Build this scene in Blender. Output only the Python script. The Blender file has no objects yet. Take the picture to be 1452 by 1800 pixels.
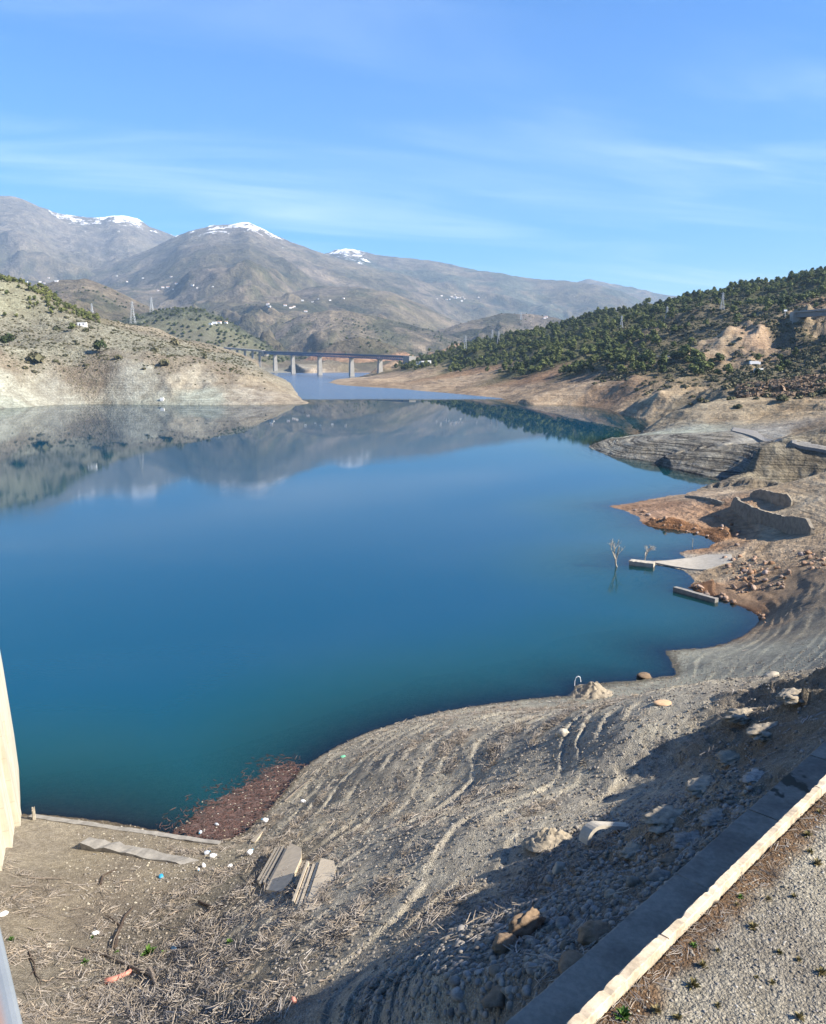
import bpy, math, random
import numpy as np
from math import sin, cos, tan, pi, radians, atan2, sqrt, log, exp, floor
from mathutils import Vector, Matrix

random.seed(7)
rng = np.random.default_rng(11)
S = bpy.context.scene
COL = S.collection

# ------------------------------------------------------------------ camera, sky, sun, exposure
PITCH = radians(10.6); H = 40.0; F = 1452.0
cd = bpy.data.cameras.new('camera'); cam = bpy.data.objects.new('camera', cd); COL.objects.link(cam)
cd.sensor_fit = 'HORIZONTAL'; cd.sensor_width = 36; cd.lens = 36.0 * F / 1452.0
cd.clip_start = 0.05; cd.clip_end = 90000
cam.location = (0, 0, H); cam.rotation_euler = (pi / 2 - PITCH, 0, 0)
S.camera = cam

SUN_EL = radians(36.0)
_sx, _sy = 1.0, -0.30
_n = math.hypot(_sx, _sy); _sx /= _n; _sy /= _n
SUN = np.array([_sx * cos(SUN_EL), _sy * cos(SUN_EL), sin(SUN_EL)])       # towards the sun
sd = bpy.data.lights.new('sun', 'SUN'); so = bpy.data.objects.new('sun', sd); COL.objects.link(so)
sd.energy = 5.0; sd.angle = radians(0.55); sd.color = (1.0, 0.92, 0.80)
so.rotation_euler = Vector(SUN).to_track_quat('Z', 'Y').to_euler()
S.view_settings.view_transform = 'Standard'; S.view_settings.look = 'None'
S.view_settings.exposure = 1.45; S.view_settings.gamma = 1.0
S.view_settings.use_curve_mapping = False

W = bpy.data.worlds.new('World'); S.world = W; W.use_nodes = True
nt = W.node_tree; N = nt.nodes; L = nt.links
for n in list(N): N.remove(n)
out = N.new('ShaderNodeOutputWorld'); bg = N.new('ShaderNodeBackground'); L.new(bg.outputs[0], out.inputs[0])
sky = N.new('ShaderNodeTexSky'); sky.sky_type = 'NISHITA'; sky.sun_disc = False
sky.sun_elevation = SUN_EL; sky.sun_rotation = atan2(_sx, _sy); sky.altitude = 500
sky.air_density = 1.0; sky.dust_density = 1.0; sky.ozone_density = 4.0
bg.inputs[1].default_value = 0.084
# thin cirrus: stretched noise on the sky direction, projected on a high flat layer
tc = N.new('ShaderNodeTexCoord'); sep = N.new('ShaderNodeSeparateXYZ'); L.new(tc.outputs['Generated'], sep.inputs[0])
def wmath(op, a, b=None, clamp=False):
    m = N.new('ShaderNodeMath'); m.operation = op; m.use_clamp = clamp
    for i, v in enumerate((a, b)):
        if v is None: continue
        if isinstance(v, (int, float)): m.inputs[i].default_value = v
        else: L.new(v, m.inputs[i])
    return m.outputs[0]
zz = wmath('ADD', wmath('MAXIMUM', sep.outputs[2], 0.0), 0.12)
px = wmath('DIVIDE', sep.outputs[0], zz); py = wmath('DIVIDE', sep.outputs[1], zz)
cmb = N.new('ShaderNodeCombineXYZ')
L.new(wmath('ADD', wmath('MULTIPLY', px, 0.55), wmath('MULTIPLY', py, 0.12)), cmb.inputs[0])
L.new(wmath('ADD', wmath('MULTIPLY', py, 2.0), wmath('MULTIPLY', px, -0.55)), cmb.inputs[1])
n1 = N.new('ShaderNodeTexNoise'); n1.inputs['Scale'].default_value = 1.1; n1.inputs['Detail'].default_value = 8
n1.inputs['Roughness'].default_value = 0.55; n1.inputs['Distortion'].default_value = 0.6; L.new(cmb.outputs[0], n1.inputs['Vector'])
cmb2 = N.new('ShaderNodeCombineXYZ')
L.new(px, cmb2.inputs[0]); L.new(py, cmb2.inputs[1]); cmb2.inputs[2].default_value = 3.7
n2 = N.new('ShaderNodeTexNoise'); n2.inputs['Scale'].default_value = 0.45; n2.inputs['Detail'].default_value = 3; L.new(cmb2.outputs[0], n2.inputs['Vector'])
r1 = N.new('ShaderNodeMapRange'); r1.interpolation_type = 'SMOOTHSTEP'; L.new(n1.outputs[0], r1.inputs[0]); r1.inputs[1].default_value = 0.40; r1.inputs[2].default_value = 0.80
r2 = N.new('ShaderNodeMapRange'); r2.interpolation_type = 'SMOOTHSTEP'; L.new(n2.outputs[0], r2.inputs[0]); r2.inputs[1].default_value = 0.30; r2.inputs[2].default_value = 0.78
cl = wmath('MULTIPLY', wmath('MULTIPLY', r1.outputs[0], r2.outputs[0]), 0.75, True)
hs = N.new('ShaderNodeHueSaturation'); hs.inputs['Hue'].default_value = 0.509; hs.inputs['Saturation'].default_value = 1.75; hs.inputs['Value'].default_value = 1.0
L.new(sky.outputs[0], hs.inputs['Color'])
mx = N.new('ShaderNodeMixRGB'); L.new(cl, mx.inputs[0]); L.new(hs.outputs[0], mx.inputs[1]); mx.inputs[2].default_value = (5.6, 6.6, 7.8, 1)
L.new(mx.outputs[0], bg.inputs[0])
S.cycles.max_bounces = 6; S.cycles.transparent_max_bounces = 8; S.cycles.volume_bounces = 0
S.cycles.caustics_reflective = False; S.cycles.caustics_refractive = False
S.cycles.use_denoising = True

# ------------------------------------------------------------------ geometry of the place: rays through the photograph give places in the world
CP, SP = cos(PITCH), sin(PITCH)
def ray(u, v):
    a = (u - 726) / F; b = (v - 900) / F
    return np.array([a, CP - b * SP, -SP - b * CP])
def atz(u, v, z=0.0):
    k = ray(u, v); return k * ((z - H) / k[2]) + np.array([0, 0, H])
def atr(u, v, r):
    k = ray(u, v); return k * (r / math.hypot(k[0], k[1])) + np.array([0, 0, H])
def azr(u, r, z, v=640):
    p = atr(u, v, r); p[2] = z; return p

# ---- retaining wall line and the plane of its shadow
ZW = 27.5; ZP = 27.30; ZS = 24.6
WA = atz(1040, 1775, ZW); WB = atz(1452, 1372, ZW)
WD = (WB - WA); WD[2] = 0; WD /= np.linalg.norm(WD)
WNR = np.array([WD[1], -WD[0], 0])          # to the right of the wall (towards the gravel)
def shadow_pt(u, v):
    n = np.cross(WD, SUN); k = ray(u, v); C = np.array([0, 0, H])
    t = n.dot(WA - C) / n.dot(k); return C + k * t

# ------------------------------------------------------------------ noise
_perm = np.random.default_rng(5).permutation(256); _perm = np.concatenate([_perm, _perm, _perm])
_ga = np.random.default_rng(6).random(256) * 2 * pi; _gx = np.cos(_ga); _gy = np.sin(_ga)
def perlin(x, y):
    xi = np.floor(x).astype(np.int64); yi = np.floor(y).astype(np.int64)
    xf = x - xi; yf = y - yi; xi &= 255; yi &= 255
    u = xf * xf * xf * (xf * (xf * 6 - 15) + 10); v = yf * yf * yf * (yf * (yf * 6 - 15) + 10)
    def g(i, j, dx, dy):
        h = _perm[_perm[i] + j] & 255
        return _gx[h] * dx + _gy[h] * dy
    a = g(xi, yi, xf, yf); b = g(xi + 1, yi, xf - 1, yf); c = g(xi, yi + 1, xf, yf - 1); d = g(xi + 1, yi + 1, xf - 1, yf - 1)
    return ((a + u * (b - a)) + v * ((c + u * (d - c)) - (a + u * (b - a)))) * 1.45
def fbm(x, y, s, o=4, g=0.5, seed=0.0):
    r = 0; a = 1.0; f = 1.0 / s; t = 0
    for i in range(o):
        r = r + a * perlin(x * f + 17.3 * i + seed, y * f + 9.1 * i - seed); t += a; a *= g; f *= 2.03
    return r / t
def ridged(x, y, s, o=5, g=0.5, seed=0.0):
    r = 0; a = 1.0; f = 1.0 / s; t = 0; w = 1.0
    for i in range(o):
        n = 1 - np.abs(perlin(x * f + 31.7 * i + seed, y * f - 13.1 * i + seed)) * 1.25
        n = np.clip(n, 0, 1) ** 2; r = r + a * n * w; w = np.clip(n * 1.3, 0, 1); t += a; a *= g; f *= 2.1
    return r / t
_LV = [.3, 1., 3., 8.]
def multi(fn, x, y, r, s, *a, **k):
    """noise whose grain grows with distance from the viewpoint's shore, in fixed world-sized steps"""
    l = np.log(r / 220.0); c = [log(q) for q in _LV]; res = np.zeros(np.shape(x))
    for i, q in enumerate(_LV):
        w = np.ones(np.shape(x))
        if i > 0: w = np.minimum(w, np.clip((l - c[i - 1]) / (c[i] - c[i - 1]), 0, 1))
        if i < 3: w = np.minimum(w, np.clip((c[i + 1] - l) / (c[i + 1] - c[i]), 0, 1))
        m = w > 1e-4
        if m.any(): res[m] += w[m] * fn(x[m], y[m], s * q, *a, **k)
    return res
def sstep(a, b, x):
    t = np.clip((x - a) / (b - a), 0, 1); return t * t * (3 - 2 * t)

# ------------------------------------------------------------------ shoreline (one closed water body)
shore_px = [(47, 1431), (180, 1442), (330, 1472), (385, 1480), (430, 1462), (475, 1420), (505, 1385), (530, 1352), (575, 1322), (640, 1290), (700, 1270), (760, 1254),
 (830, 1242), (900, 1232), (960, 1226), (1003, 1222), (1012, 1205), (1060, 1200), (1120, 1196), (1160, 1190), (1188, 1187), (1182, 1165), (1168, 1145), (1200, 1141), (1240, 1139), (1280, 1130),
 (1310, 1115), (1330, 1098), (1337, 1086), (1320, 1074), (1290, 1062), (1260, 1052), (1235, 1042), (1210, 1033), (1222, 1022), (1205, 1004), (1180, 996), (1150, 992), (1106, 990),
 (1106, 984), (1140, 986), (1175, 985), (1206, 982), (1192, 972), (1215, 966), (1250, 962), (1256, 953), (1238, 941), (1200, 932), (1160, 928), (1132, 922), (1122, 908), (1095, 897), (1068, 890),
 (1100, 886), (1140, 878), (1175, 872), (1205, 868), (1235, 857), (1272, 851), (1290, 849), (1292, 842), (1240, 838), (1180, 824), (1150, 812), (1120, 808), (1085, 804), (1060, 796), (1035, 785),
 (1055, 776), (1090, 770), (1125, 766), (1133, 757), (1142, 742), (1120, 734), (1090, 728), (1068, 719), (1030, 714), (985, 712), (940, 712), (900, 706), (880, 700), (840, 696), (800, 692), (750, 688),
 (700, 683), (640, 680), (600, 677), (578, 672), (590, 667), (640, 662), (690, 657), (700, 654.5), (640, 653.5), (580, 654.5), (540, 656), (500, 653), (470, 650.5), (452, 650), (438, 650)]
shore = [atz(u, v) for u, v in shore_px]
# behind the left peninsula, round its tip and back along its near shore
shore += [azr(425, 1500, 0), azr(470, 1050, 0), azr(530, 800, 0), atz(543, 710), atz(500, 711), atz(400, 712), atz(300, 711.5), atz(180, 710), atz(90, 712), atz(40, 716), atz(0, 718),
          azr(-80, 640, 0), azr(-250, 520, 0), azr(-700, 300, 0), np.array([-260., 60., 0.]), np.array([-60., 30., 0.]), atz(-60, 1440)]
shore = np.array(shore)[:, :2]
def to_q(x, y):
    return np.arctan2(x, y), np.log(np.hypot(x, y))
SQ = np.stack(to_q(shore[:, 0], shore[:, 1]), 1)
def shore_sd(x, y, th, lr):
    """signed distance to the shoreline in metres: positive on land"""
    best = np.full(x.shape, 1e18); inside = np.zeros(x.shape, bool); n = len(SQ)
    for i in range(n):
        a = SQ[i]; b = SQ[(i + 1) % n]; e = b - a
        wx = th - a[0]; wy = lr - a[1]
        t = np.clip((wx * e[0] + wy * e[1]) / (e @ e + 1e-12), 0, 1)
        d = (wx - t * e[0]) ** 2 + (wy - t * e[1]) ** 2
        np.minimum(best, d, out=best)
        if a[1] != b[1]:
            c = ((a[1] > lr) != (b[1] > lr)) & (th < (b[0] - a[0]) * (lr - a[1]) / (b[1] - a[1]) + a[0])
            inside ^= c
    d = np.sqrt(best) * np.exp(lr)
    return np.where(inside, -d, d)

# ------------------------------------------------------------------ height controls (r < 3 km): thin plate in (azimuth, ln r)
ctl = []
for i in range(0, len(shore)):
    ctl.append((shore[i][0], shore[i][1], 0.0))
def Z(u, v, z): p = atz(u, v, z); ctl.append(tuple(p))
def R(u, v, r): p = atr(u, v, r); ctl.append(tuple(p))
def A(u, r, z): p = azr(u, r, z); ctl.append(tuple(p))
for u, v in ((500, 1790), (600, 1730), (700, 1670), (800, 1605), (900, 1540), (1040, 1450), (1180, 1350), (1300, 1290), (1440, 1190)):
    ctl.append(tuple(shadow_pt(u, v)))
for s in (-2, 4, 12, 20, 28, 40):                       # left edge of the slab
    q = WA + WD * s - WNR * 3.0; ctl.append((q[0], q[1], ZS - .35))
    for n_, z_ in (((5.0, 22.5), (8.5, 19.7)) if 3 < s < 30 else ()):
        q = WA + WD * s - WNR * n_; ctl.append((q[0], q[1], z_))
for s in (4, 16, 40, 70):
    q = WA + WD * s + WNR * 6.0; ctl.append((q[0], q[1], ZP))
Z(60, 1500, 1.2); Z(200, 1500, 1.3); Z(320, 1520, 1.6); Z(30, 1620, 4.0); Z(200, 1620, 3.2); Z(330, 1640, 5.4); Z(20, 1780, 7); Z(200, 1780, 7.5); Z(330, 1760, 10.2); Z(430, 1620, 8.2); Z(470, 1480, 2.2)
A(-300, 40, 12); A(-300, 70, 4); A(650, 18, 14); A(300, 20, 6.5); A(0, 24, 5.5); A(-300, 20, 5); A(1800, 15, 27); A(2100, 60, 27)
Z(1250, 1235, 6); Z(1400, 1170, 6.5); Z(1452, 1120, 6.5); Z(1300, 1160, 2.6); Z(1380, 1120, 3.6); Z(1250, 1165, 1.5); Z(1400, 1060, 3.8); Z(1452, 1000, 6.0); Z(1350, 1010, 3.2)
Z(1280, 990, 1.8); Z(1452, 930, 6.5); Z(1330, 950, 2.8); Z(1360, 900, 4.2); Z(1250, 900, 2.6); Z(1322, 883, 5.6); Z(1392, 898, 6.2); Z(1345, 921, 3.4); Z(1395, 935, 3.9); Z(1345, 868, 7.0); Z(1170, 895, 1.3); Z(1300, 866, 3.0); Z(1400, 858, 3.5); Z(1700, 900, 12); Z(1700, 1050, 14)
Z(1400, 846, 1.6); Z(1452, 850, 2.5)
Z(1330, 800, 8.5); Z(1400, 800, 9.); Z(1310, 832, 2.2); Z(1452, 796, 10.0); Z(1380, 772, 9.5); Z(1295, 752, 8.5); Z(1230, 772, 7.5); Z(1200, 800, 4.6); Z(1140, 772, 6.0); Z(1130, 785, 4.4); Z(1085, 782, 3.2); Z(1160, 808, 2.6); Z(1250, 828, 2.6); Z(1452, 745, 16); Z(1600, 770, 20)
R(1160, 738, 470); R(1205, 722, 490); R(1300, 701, 490); R(1400, 704, 460); R(1425, 722, 430); R(1300, 740, 425); R(1452, 700, 470)
R(1300, 690, 560); A(1240, 545, 4); A(1190, 540, 3); R(1120, 705, 610); R(1180, 686, 620); R(1250, 680, 640)
R(1452, 690, 520); R(1452, 660, 620); R(1333, 655, 690); R(1200, 668, 700); R(1100, 672, 720); R(1100, 658, 800)
R(1030, 665, 830); R(1000, 655, 900); R(900, 655, 1050); R(800, 652, 1300); R(720, 648, 1650); R(960, 690, 760); R(850, 675, 1000)
R(1000, 610, 1150); R(850, 615, 1450); R(1150, 622, 850); R(1250, 626, 800); R(1100, 626, 880); R(1230, 597, 900); R(1300, 641, 770); R(1300, 590, 850); R(1350, 585, 850)
R(1150, 565, 1150); R(1200, 548, 1150); R(1290, 560, 1020); R(1452, 610, 740); R(1380, 640, 740); R(1452, 556, 900); R(1390, 575, 860); R(1360, 610, 830)
R(1452, 490, 1400); R(1400, 489, 1430); R(1320, 512, 1550); R(1210, 535, 1700); R(1100, 558, 1900); R(1000, 581, 2100); R(900, 598, 2200); R(830, 612, 2250); R(760, 622, 2250)
R(1350, 530, 1200); R(1700, 440, 1500); R(1700, 560, 800)
for u in (1700, 1400, 1200): A(u, 2600, 60)
for u in (1000, 800): A(u, 2900, 35)
for u in (700, 600, 500): A(u, 2350, 30); A(u, 2900, 45)
R(700, 643, 2050); R(640, 645, 2120); R(560, 646, 2200); R(480, 640, 2250)
R(0, 640, 800); R(200, 640, 800); R(400, 648, 830); R(0, 582, 900); R(150, 574, 940); R(330, 612, 900); R(400, 628, 960); R(230, 610, 870); R(100, 610, 860); R(470, 672, 800)
R(0, 490, 1067); R(60, 512, 1085); R(110, 540, 1090); R(150, 566, 1110); R(234, 569, 1150); R(275, 577, 1150); R(303, 597, 1180); R(340, 603, 1200); R(400, 616, 1250); R(-150, 440, 1080); R(-300, 600, 760)
A(0, 1500, 60); A(150, 1600, 30); A(300, 1600, 20); A(-300, 1700, 60); A(380, 1650, 12); A(-200, 2600, 90); A(200, 2600, 50)
for u, v in ((1040, 1450), (1180, 1350), (1300, 1290), (1440, 1190)):
    q = shadow_pt(u, v); dd = np.array([-.74, .67]); ts = np.linspace(1, 75, 300); X = q[0] + dd[0] * ts; Y = q[1] + dd[1] * ts; sdv_ = shore_sd(X, Y, *to_q(X, Y)); w_ = np.where(sdv_ < 0)[0]; Lm = ts[w_[0]] if len(w_) else None
    if Lm is None or Lm > 70: continue
    ctl.append((q[0] + dd[0] * 7, q[1] + dd[1] * 7, q[2] - 2.2))
    if u >= 1180:
        for t, f_ in ((.4, .60), (.7, .32)): ctl.append((q[0] + dd[0] * Lm * t, q[1] + dd[1] * Lm * t, q[2] * f_))
ctl = np.array(ctl)
CQ = np.stack(to_q(ctl[:, 0], ctl[:, 1]), 1)
# drop coincident controls
keep = []
for i in range(len(CQ)):
    if all(np.hypot(*(CQ[i] - CQ[j])) > 0.0045 for j in keep): keep.append(i)
CQ = CQ[keep]; CZ = ctl[keep, 2]
def _phi(d2): return 0.5 * d2 * np.log(d2 + 1e-12)
_nC = len(CQ)
_K = _phi(((CQ[:, None] - CQ[None]) ** 2).sum(2)) + np.eye(_nC) * 2e-5
_Pm = np.concatenate([np.ones((_nC, 1)), CQ], 1)
_M = np.block([[_K, _Pm], [_Pm.T, np.zeros((3, 3))]])
# solve for a height relative to distance so that near and far carry the same weight
_w = np.linalg.solve(_M, np.concatenate([CZ / np.exp(CQ[:, 1]), np.zeros(3)]))
def rbf(th, lr):
    o = _w[_nC] + _w[_nC + 1] * th + _w[_nC + 2] * lr
    for i in range(_nC):
        o = o + _w[i] * _phi((th - CQ[i, 0]) ** 2 + (lr - CQ[i, 1]) ** 2)
    return o * np.exp(lr)

# ------------------------------------------------------------------ ridges of the hills and mountains beyond
def RG(pts, r, sf, sb, rough, kind): 
    t = []; z = []
    for u, v in pts:
        p = atr(u, v, r); t.append(atan2(p[0], p[1])); z.append(p[2])
    return (np.array(t), np.array(z), r, sf, sb, rough, kind)
ridges = [
 RG([(-700, 300), (-250, 318), (-100, 335), (0, 346), (25, 347), (45, 353), (90, 372), (120, 377), (150, 380), (180, 384), (200, 380), (222, 379), (240, 382), (262, 396), (300, 410), (330, 425), (380, 450), (460, 500)], 13000, .40, .3, .6, 0),
 RG([(-300, 520), (60, 500), (110, 489), (150, 478), (200, 462), (250, 440), (300, 420), (330, 408), (370, 398), (400, 394), (425, 391), (437, 391), (460, 400), (500, 420), (550, 441), (600, 458), (650, 468), (700, 480), (760, 500), (830, 528), (900, 545), (1000, 562), (1200, 600)], 10200, .27, .3, .40, 1),
 RG([(450, 500), (540, 458), (575, 446), (590, 440), (607, 436), (630, 439), (660, 447), (700, 451), (740, 457), (800, 466), (870, 480), (940, 490), (1000, 494), (1050, 503), (1090, 512), (1130, 528), (1200, 555), (1400, 600)], 12300, .30, .3, .5, 2),
 RG([(900, 530), (990, 503), (1030, 490), (1060, 493), (1100, 503), (1150, 514), (1210, 522), (1300, 532), (1500, 545), (1900, 560)], 15500, .30, .3, .6, 3),
 RG([(-400, 500), (0, 505), (60, 503), (105, 491), (150, 489), (200, 508), (250, 533), (300, 551), (345, 572), (400, 610)], 3600, .30, .3, .9, 4),
 RG([(120, 600), (200, 566), (260, 549), (320, 540), (360, 546), (400, 563), (440, 588), (480, 612), (520, 640)], 2700, .30, .3, .7, 5),
 RG([(380, 622), (430, 600), (480, 575), (530, 553), (580, 545), (620, 548), (680, 560), (740, 575), (800, 592), (860, 615)], 4300, .30, .3, .9, 6),
 RG([(450, 530), (560, 500), (620, 503), (690, 514), (740, 533), (775, 552), (820, 570), (900, 590)], 6600, .28, .3, 1.0, 7),
 RG([(700, 600), (770, 580), (830, 562), (880, 549), (930, 551), (980, 560), (1030, 572), (1100, 590), (1300, 600)], 4900, .28, .3, .9, 8),
 RG([(520, 640), (560, 617), (590, 602), (630, 590), (665, 598), (700, 612), (760, 640)], 2750, .42, .3, .5, 9),
 RG([(-400, 470), (0, 488), (120, 500), (260, 505), (380, 492), (450, 488), (560, 505), (640, 520), (760, 560)], 7600, .22, .3, 1.0, 10),
 RG([(240, 560), (330, 535), (400, 522), (470, 520), (540, 528), (600, 545), (660, 575)], 5600, .25, .3, 1.0, 7),
]
def far_height(x, y, th, r):
    base = 22 + np.clip(r - 2300, 0, 1e9) * 0.020 + 25 * sstep(2500, 4000, r) * fbm(x, y, 900, 3, seed=4.)
    zmax = base; kind = np.full(x.shape, 11); 
    wx = x + 500 * fbm(x, y, 2400, 3, seed=2.); wy = y + 500 * fbm(x, y, 2400, 3, seed=8.)
    rg = ridged(wx, wy, 2300, 6, .52, seed=1.)
    rs = ridged(wx, wy, 700, 5, .5, seed=3.)
    for t, z, rc, sf, sb, ro, k in ridges:
        zc = np.interp(th, t, z, left=-500, right=-500)
        scale = rc / 12000.0
        dr = rc - r + rc * .02 * perlin(th * 14 + k * 7.7, th * 3.)
        g = rg if rc > 6000 else rs
        crest = np.clip(np.abs(dr) / (rc * .13), 0, 1)
        z2 = np.where(dr > 0, zc - sf * dr * (1.0 + .85 * ro * (.36 - g) * crest ** .6), zc + sb * dr)
        z2 = z2 - (zc * .09 * ro) * (.42 - g) * crest * -1 * .9
        z2 = z2 + rc * .0016 * (rs - .4) * 4 * (.25 + .75 * crest) * 1.25
        m = z2 > zmax; zmax = np.where(m, z2, zmax); kind = np.where(m, k, kind)
    return zmax, kind

# ------------------------------------------------------------------ surface zones: colour, crumble, terraces, shrub cover, forest cover
GRV = (.53, .50, .42); COV = (.40, .415, .365); RED = (.43, .30, .20); RST = (.30, .165, .09); TAN = (.46, .36, .255); PAL = (.40, .40, .345); PGR = (.42, .45, .39)
BRN = (.27, .215, .15); SHR = (.25, .225, .165); FOR = (.12, .13, .065); STR = (.20, .198, .185); ROK = (.50, .40, .28); MUD = (.28, .25, .20); ORG = (.52, .34, .22)
zc = []
def C(u, v, z, col, crumble=.3, terr=.0, shr=0., forest=0., r=None):
    p = atr(u, v, r) if r else atz(u, v, z); zc.append((p[0], p[1]) + col + (crumble, terr, shr, forest))
# near slope
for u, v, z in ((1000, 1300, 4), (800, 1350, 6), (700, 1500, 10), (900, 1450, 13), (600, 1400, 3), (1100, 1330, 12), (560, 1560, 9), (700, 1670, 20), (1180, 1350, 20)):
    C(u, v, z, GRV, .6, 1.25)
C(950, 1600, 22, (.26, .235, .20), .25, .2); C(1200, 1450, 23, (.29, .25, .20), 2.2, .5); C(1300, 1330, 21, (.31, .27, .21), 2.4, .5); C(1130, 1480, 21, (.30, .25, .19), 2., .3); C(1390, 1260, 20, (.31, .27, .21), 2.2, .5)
C(200, 1500, 1.3, (.36, .32, .25), .12, .3); C(300, 1620, 5, MUD, .2, .5); C(100, 1700, 7, (.33, .30, .24), .2, .5); C(350, 1720, 11, MUD, .3, .8); C(50, 1480, .8, (.40, .36, .29), .1, 0)
C(420, 1540, 5, (.30, .275, .22), .25, 1.0); C(200, 1570, 3, (.33, .29, .23), .15, .2)
C(1250, 1200, 5, COV, .15, .6); C(1300, 1150, 2, COV, .12, .9); C(1400, 1150, 6, COV, .15, .6); C(1200, 1160, .8, COV, .12, .9); C(1100, 1210, 1, COV, .12, .2); C(1400, 1100, 4.5, (.36, .34, .28), .2, 1.2)
C(1340, 1200, 9, (.33, .30, .25), .3, .3)
C(1300, 1075, .8, RST, .7, 3.); C(1220, 1040, .4, RST, .6, 3.); C(1360, 1070, 3, TAN, .4, 1.); C(1300, 1030, 2, RED, 1., 2.); C(1400, 1010, 4.5, (.40, .31, .22), 1.0, .3); C(1440, 1050, 5, (.38, .32, .24), .8, .8)
C(1260, 1000, 1.5, (.50, .40, .28), .25, 1.); C(1240, 990, 1.2, (.44, .42, .37), .05); C(1330, 985, 2.8, (.50, .39, .27), .4, 1.5); C(1430, 970, 6, (.40, .32, .23), .3)
C(1290, 940, 2.2, RED, .8, 2.); C(1220, 905, 2, (.52, .35, .23), .4, 1.5); C(1130, 895, .8, (.44, .30, .21), .3, .3); C(1250, 946, .6, RST, .8, 3.); C(1180, 926, .5, RST, .7, 3.)
C(1380, 930, 4.5, (.48, .40, .29), .2, .5); C(1400, 870, 4, (.50, .41, .29), .3, 1.); C(1280, 870, 3, (.42, .34, .26), .3); C(1440, 900, 6, (.50, .42, .31), .3, 1.)
# strata headland
C(1340, 820, 5, (.24, .22, .18), 1.5, 3.2); C(1440, 820, 7, (.25, .225, .18), 1.8, 3.2); C(1230, 778, 5, STR, .4, 5.5); C(1130, 780, 3, STR, .35, 5.5); C(1080, 785, 1.5, (.32, .31, .27), .3, 4.5); C(1180, 815, 1.5, STR, .4, 5.5)
C(1180, 768, 4, PGR, .25, .5); C(1350, 765, 9, (.38, .37, .34), .05, 0); C(1420, 752, 13, (.30, .24, .17), .6, .5); C(1270, 820, 2.5, STR, .8, 4.5)
C(1300, 725, 0, (.42, .35, .25), .9, .0, .1, r=460); C(1200, 735, 0, (.42, .36, .26), 1.2, 0, 0, r=470); C(1390, 715, 0, (.40, .32, .22), 1.3, 0, .1, r=450)
C(1230, 700, 0, (.30, .26, .19), 1.6, 0, .2, r=560); C(1130, 705, 0, ROK, 1.8, .5, 0, r=600); C(1200, 688, 0, (.40, .32, .22), 1.6, 0, .3, r=630)
C(1330, 685, 0, (.36, .27, .17), .8, 0, .8, r=560); C(1440, 700, 0, (.24, .19, .13), 1., 0, .8, r=500); C(1300, 665, 0, (.24, .20, .14), 1.0, 0, 1., .1, r=650); C(1430, 670, 0, (.22, .18, .13), 1., 0, 1., .08, r=600)
# far right shore
for u, v, r in ((1020, 690, 770), (900, 680, 900), (800, 672, 1100), (700, 668, 1350), (960, 700, 740)): C(u, v, 0, TAN, .8, 1.8, r=r)
C(1070, 690, 0, (.38, .27, .18), 1., 1.5, .1, r=720); C(940, 662, 0, (.34, .22, .14), .8, 1., .2, r=930); C(820, 660, 0, (.40, .27, .17), .8, 1., .1, r=1200); C(640, 672, 0, (.50, .40, .29), .5, 1., r=1450); C(1000, 670, 0, (.36, .28, .2), 1., 1., .2, r=830)
C(1100, 662, 0, (.27, .21, .14), 1., 0, .8, .2, r=790)
# pine hill
for u, v, r in ((1040, 640, 900), (950, 630, 1050), (850, 630, 1300), (780, 640, 1500), (900, 610, 1300), (1000, 600, 1250), (1080, 600, 1100), (1120, 580, 1200), (1000, 585, 1600), (880, 600, 1800), (1100, 560, 1700), (1200, 535, 1500), (1300, 520, 1350), (1400, 495, 1350), (1450, 500, 1300), (1350, 505, 1400), (1450, 530, 1150), (1100, 640, 860)):
    C(u, v, 0, FOR, .8, 0, .6, .95, r=r)
C(1190, 652, 0, (.22, .19, .12), .8, 0, .9, .5, r=760); C(1060, 575, 0, FOR, .8, 0, .6, .6, r=1400)
C(1180, 610, 0, (.26, .23, .14), .8, 0, 1., .06, r=880); C(1240, 570, 0, (.24, .21, .15), 1., 0, 1., .1, r=1000); C(1330, 560, 0, (.25, .215, .15), .8, 0, 1., .03, r=980); C(1160, 585, 0, (.24, .20, .14), 1.5, 0, .9, .2, r=1050)
C(1270, 620, 0, ROK, 1.7, 0, .1, 0, r=820); C(1330, 605, 0, (.50, .37, .26), 1.9, 0, .1, 0, r=840); C(1300, 640, 0, (.44, .34, .23), 1.5, 0, .3, .05, r=780); C(1430, 620, 0, (.20, .17, .12), .8, 0, 1., .03, r=760); C(1380, 590, 0, (.2, .17, .12), 1., 0, 1., 0, r=850)
C(1400, 540, 0, (.30, .22, .15), 1.5, 0, .6, .1, r=980); C(1450, 575, 0, ROK, 3., 0, .2, 0, r=880); C(1300, 512, 0, (.36, .28, .19), .5, 0, .3, 0, r=1500)
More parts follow.
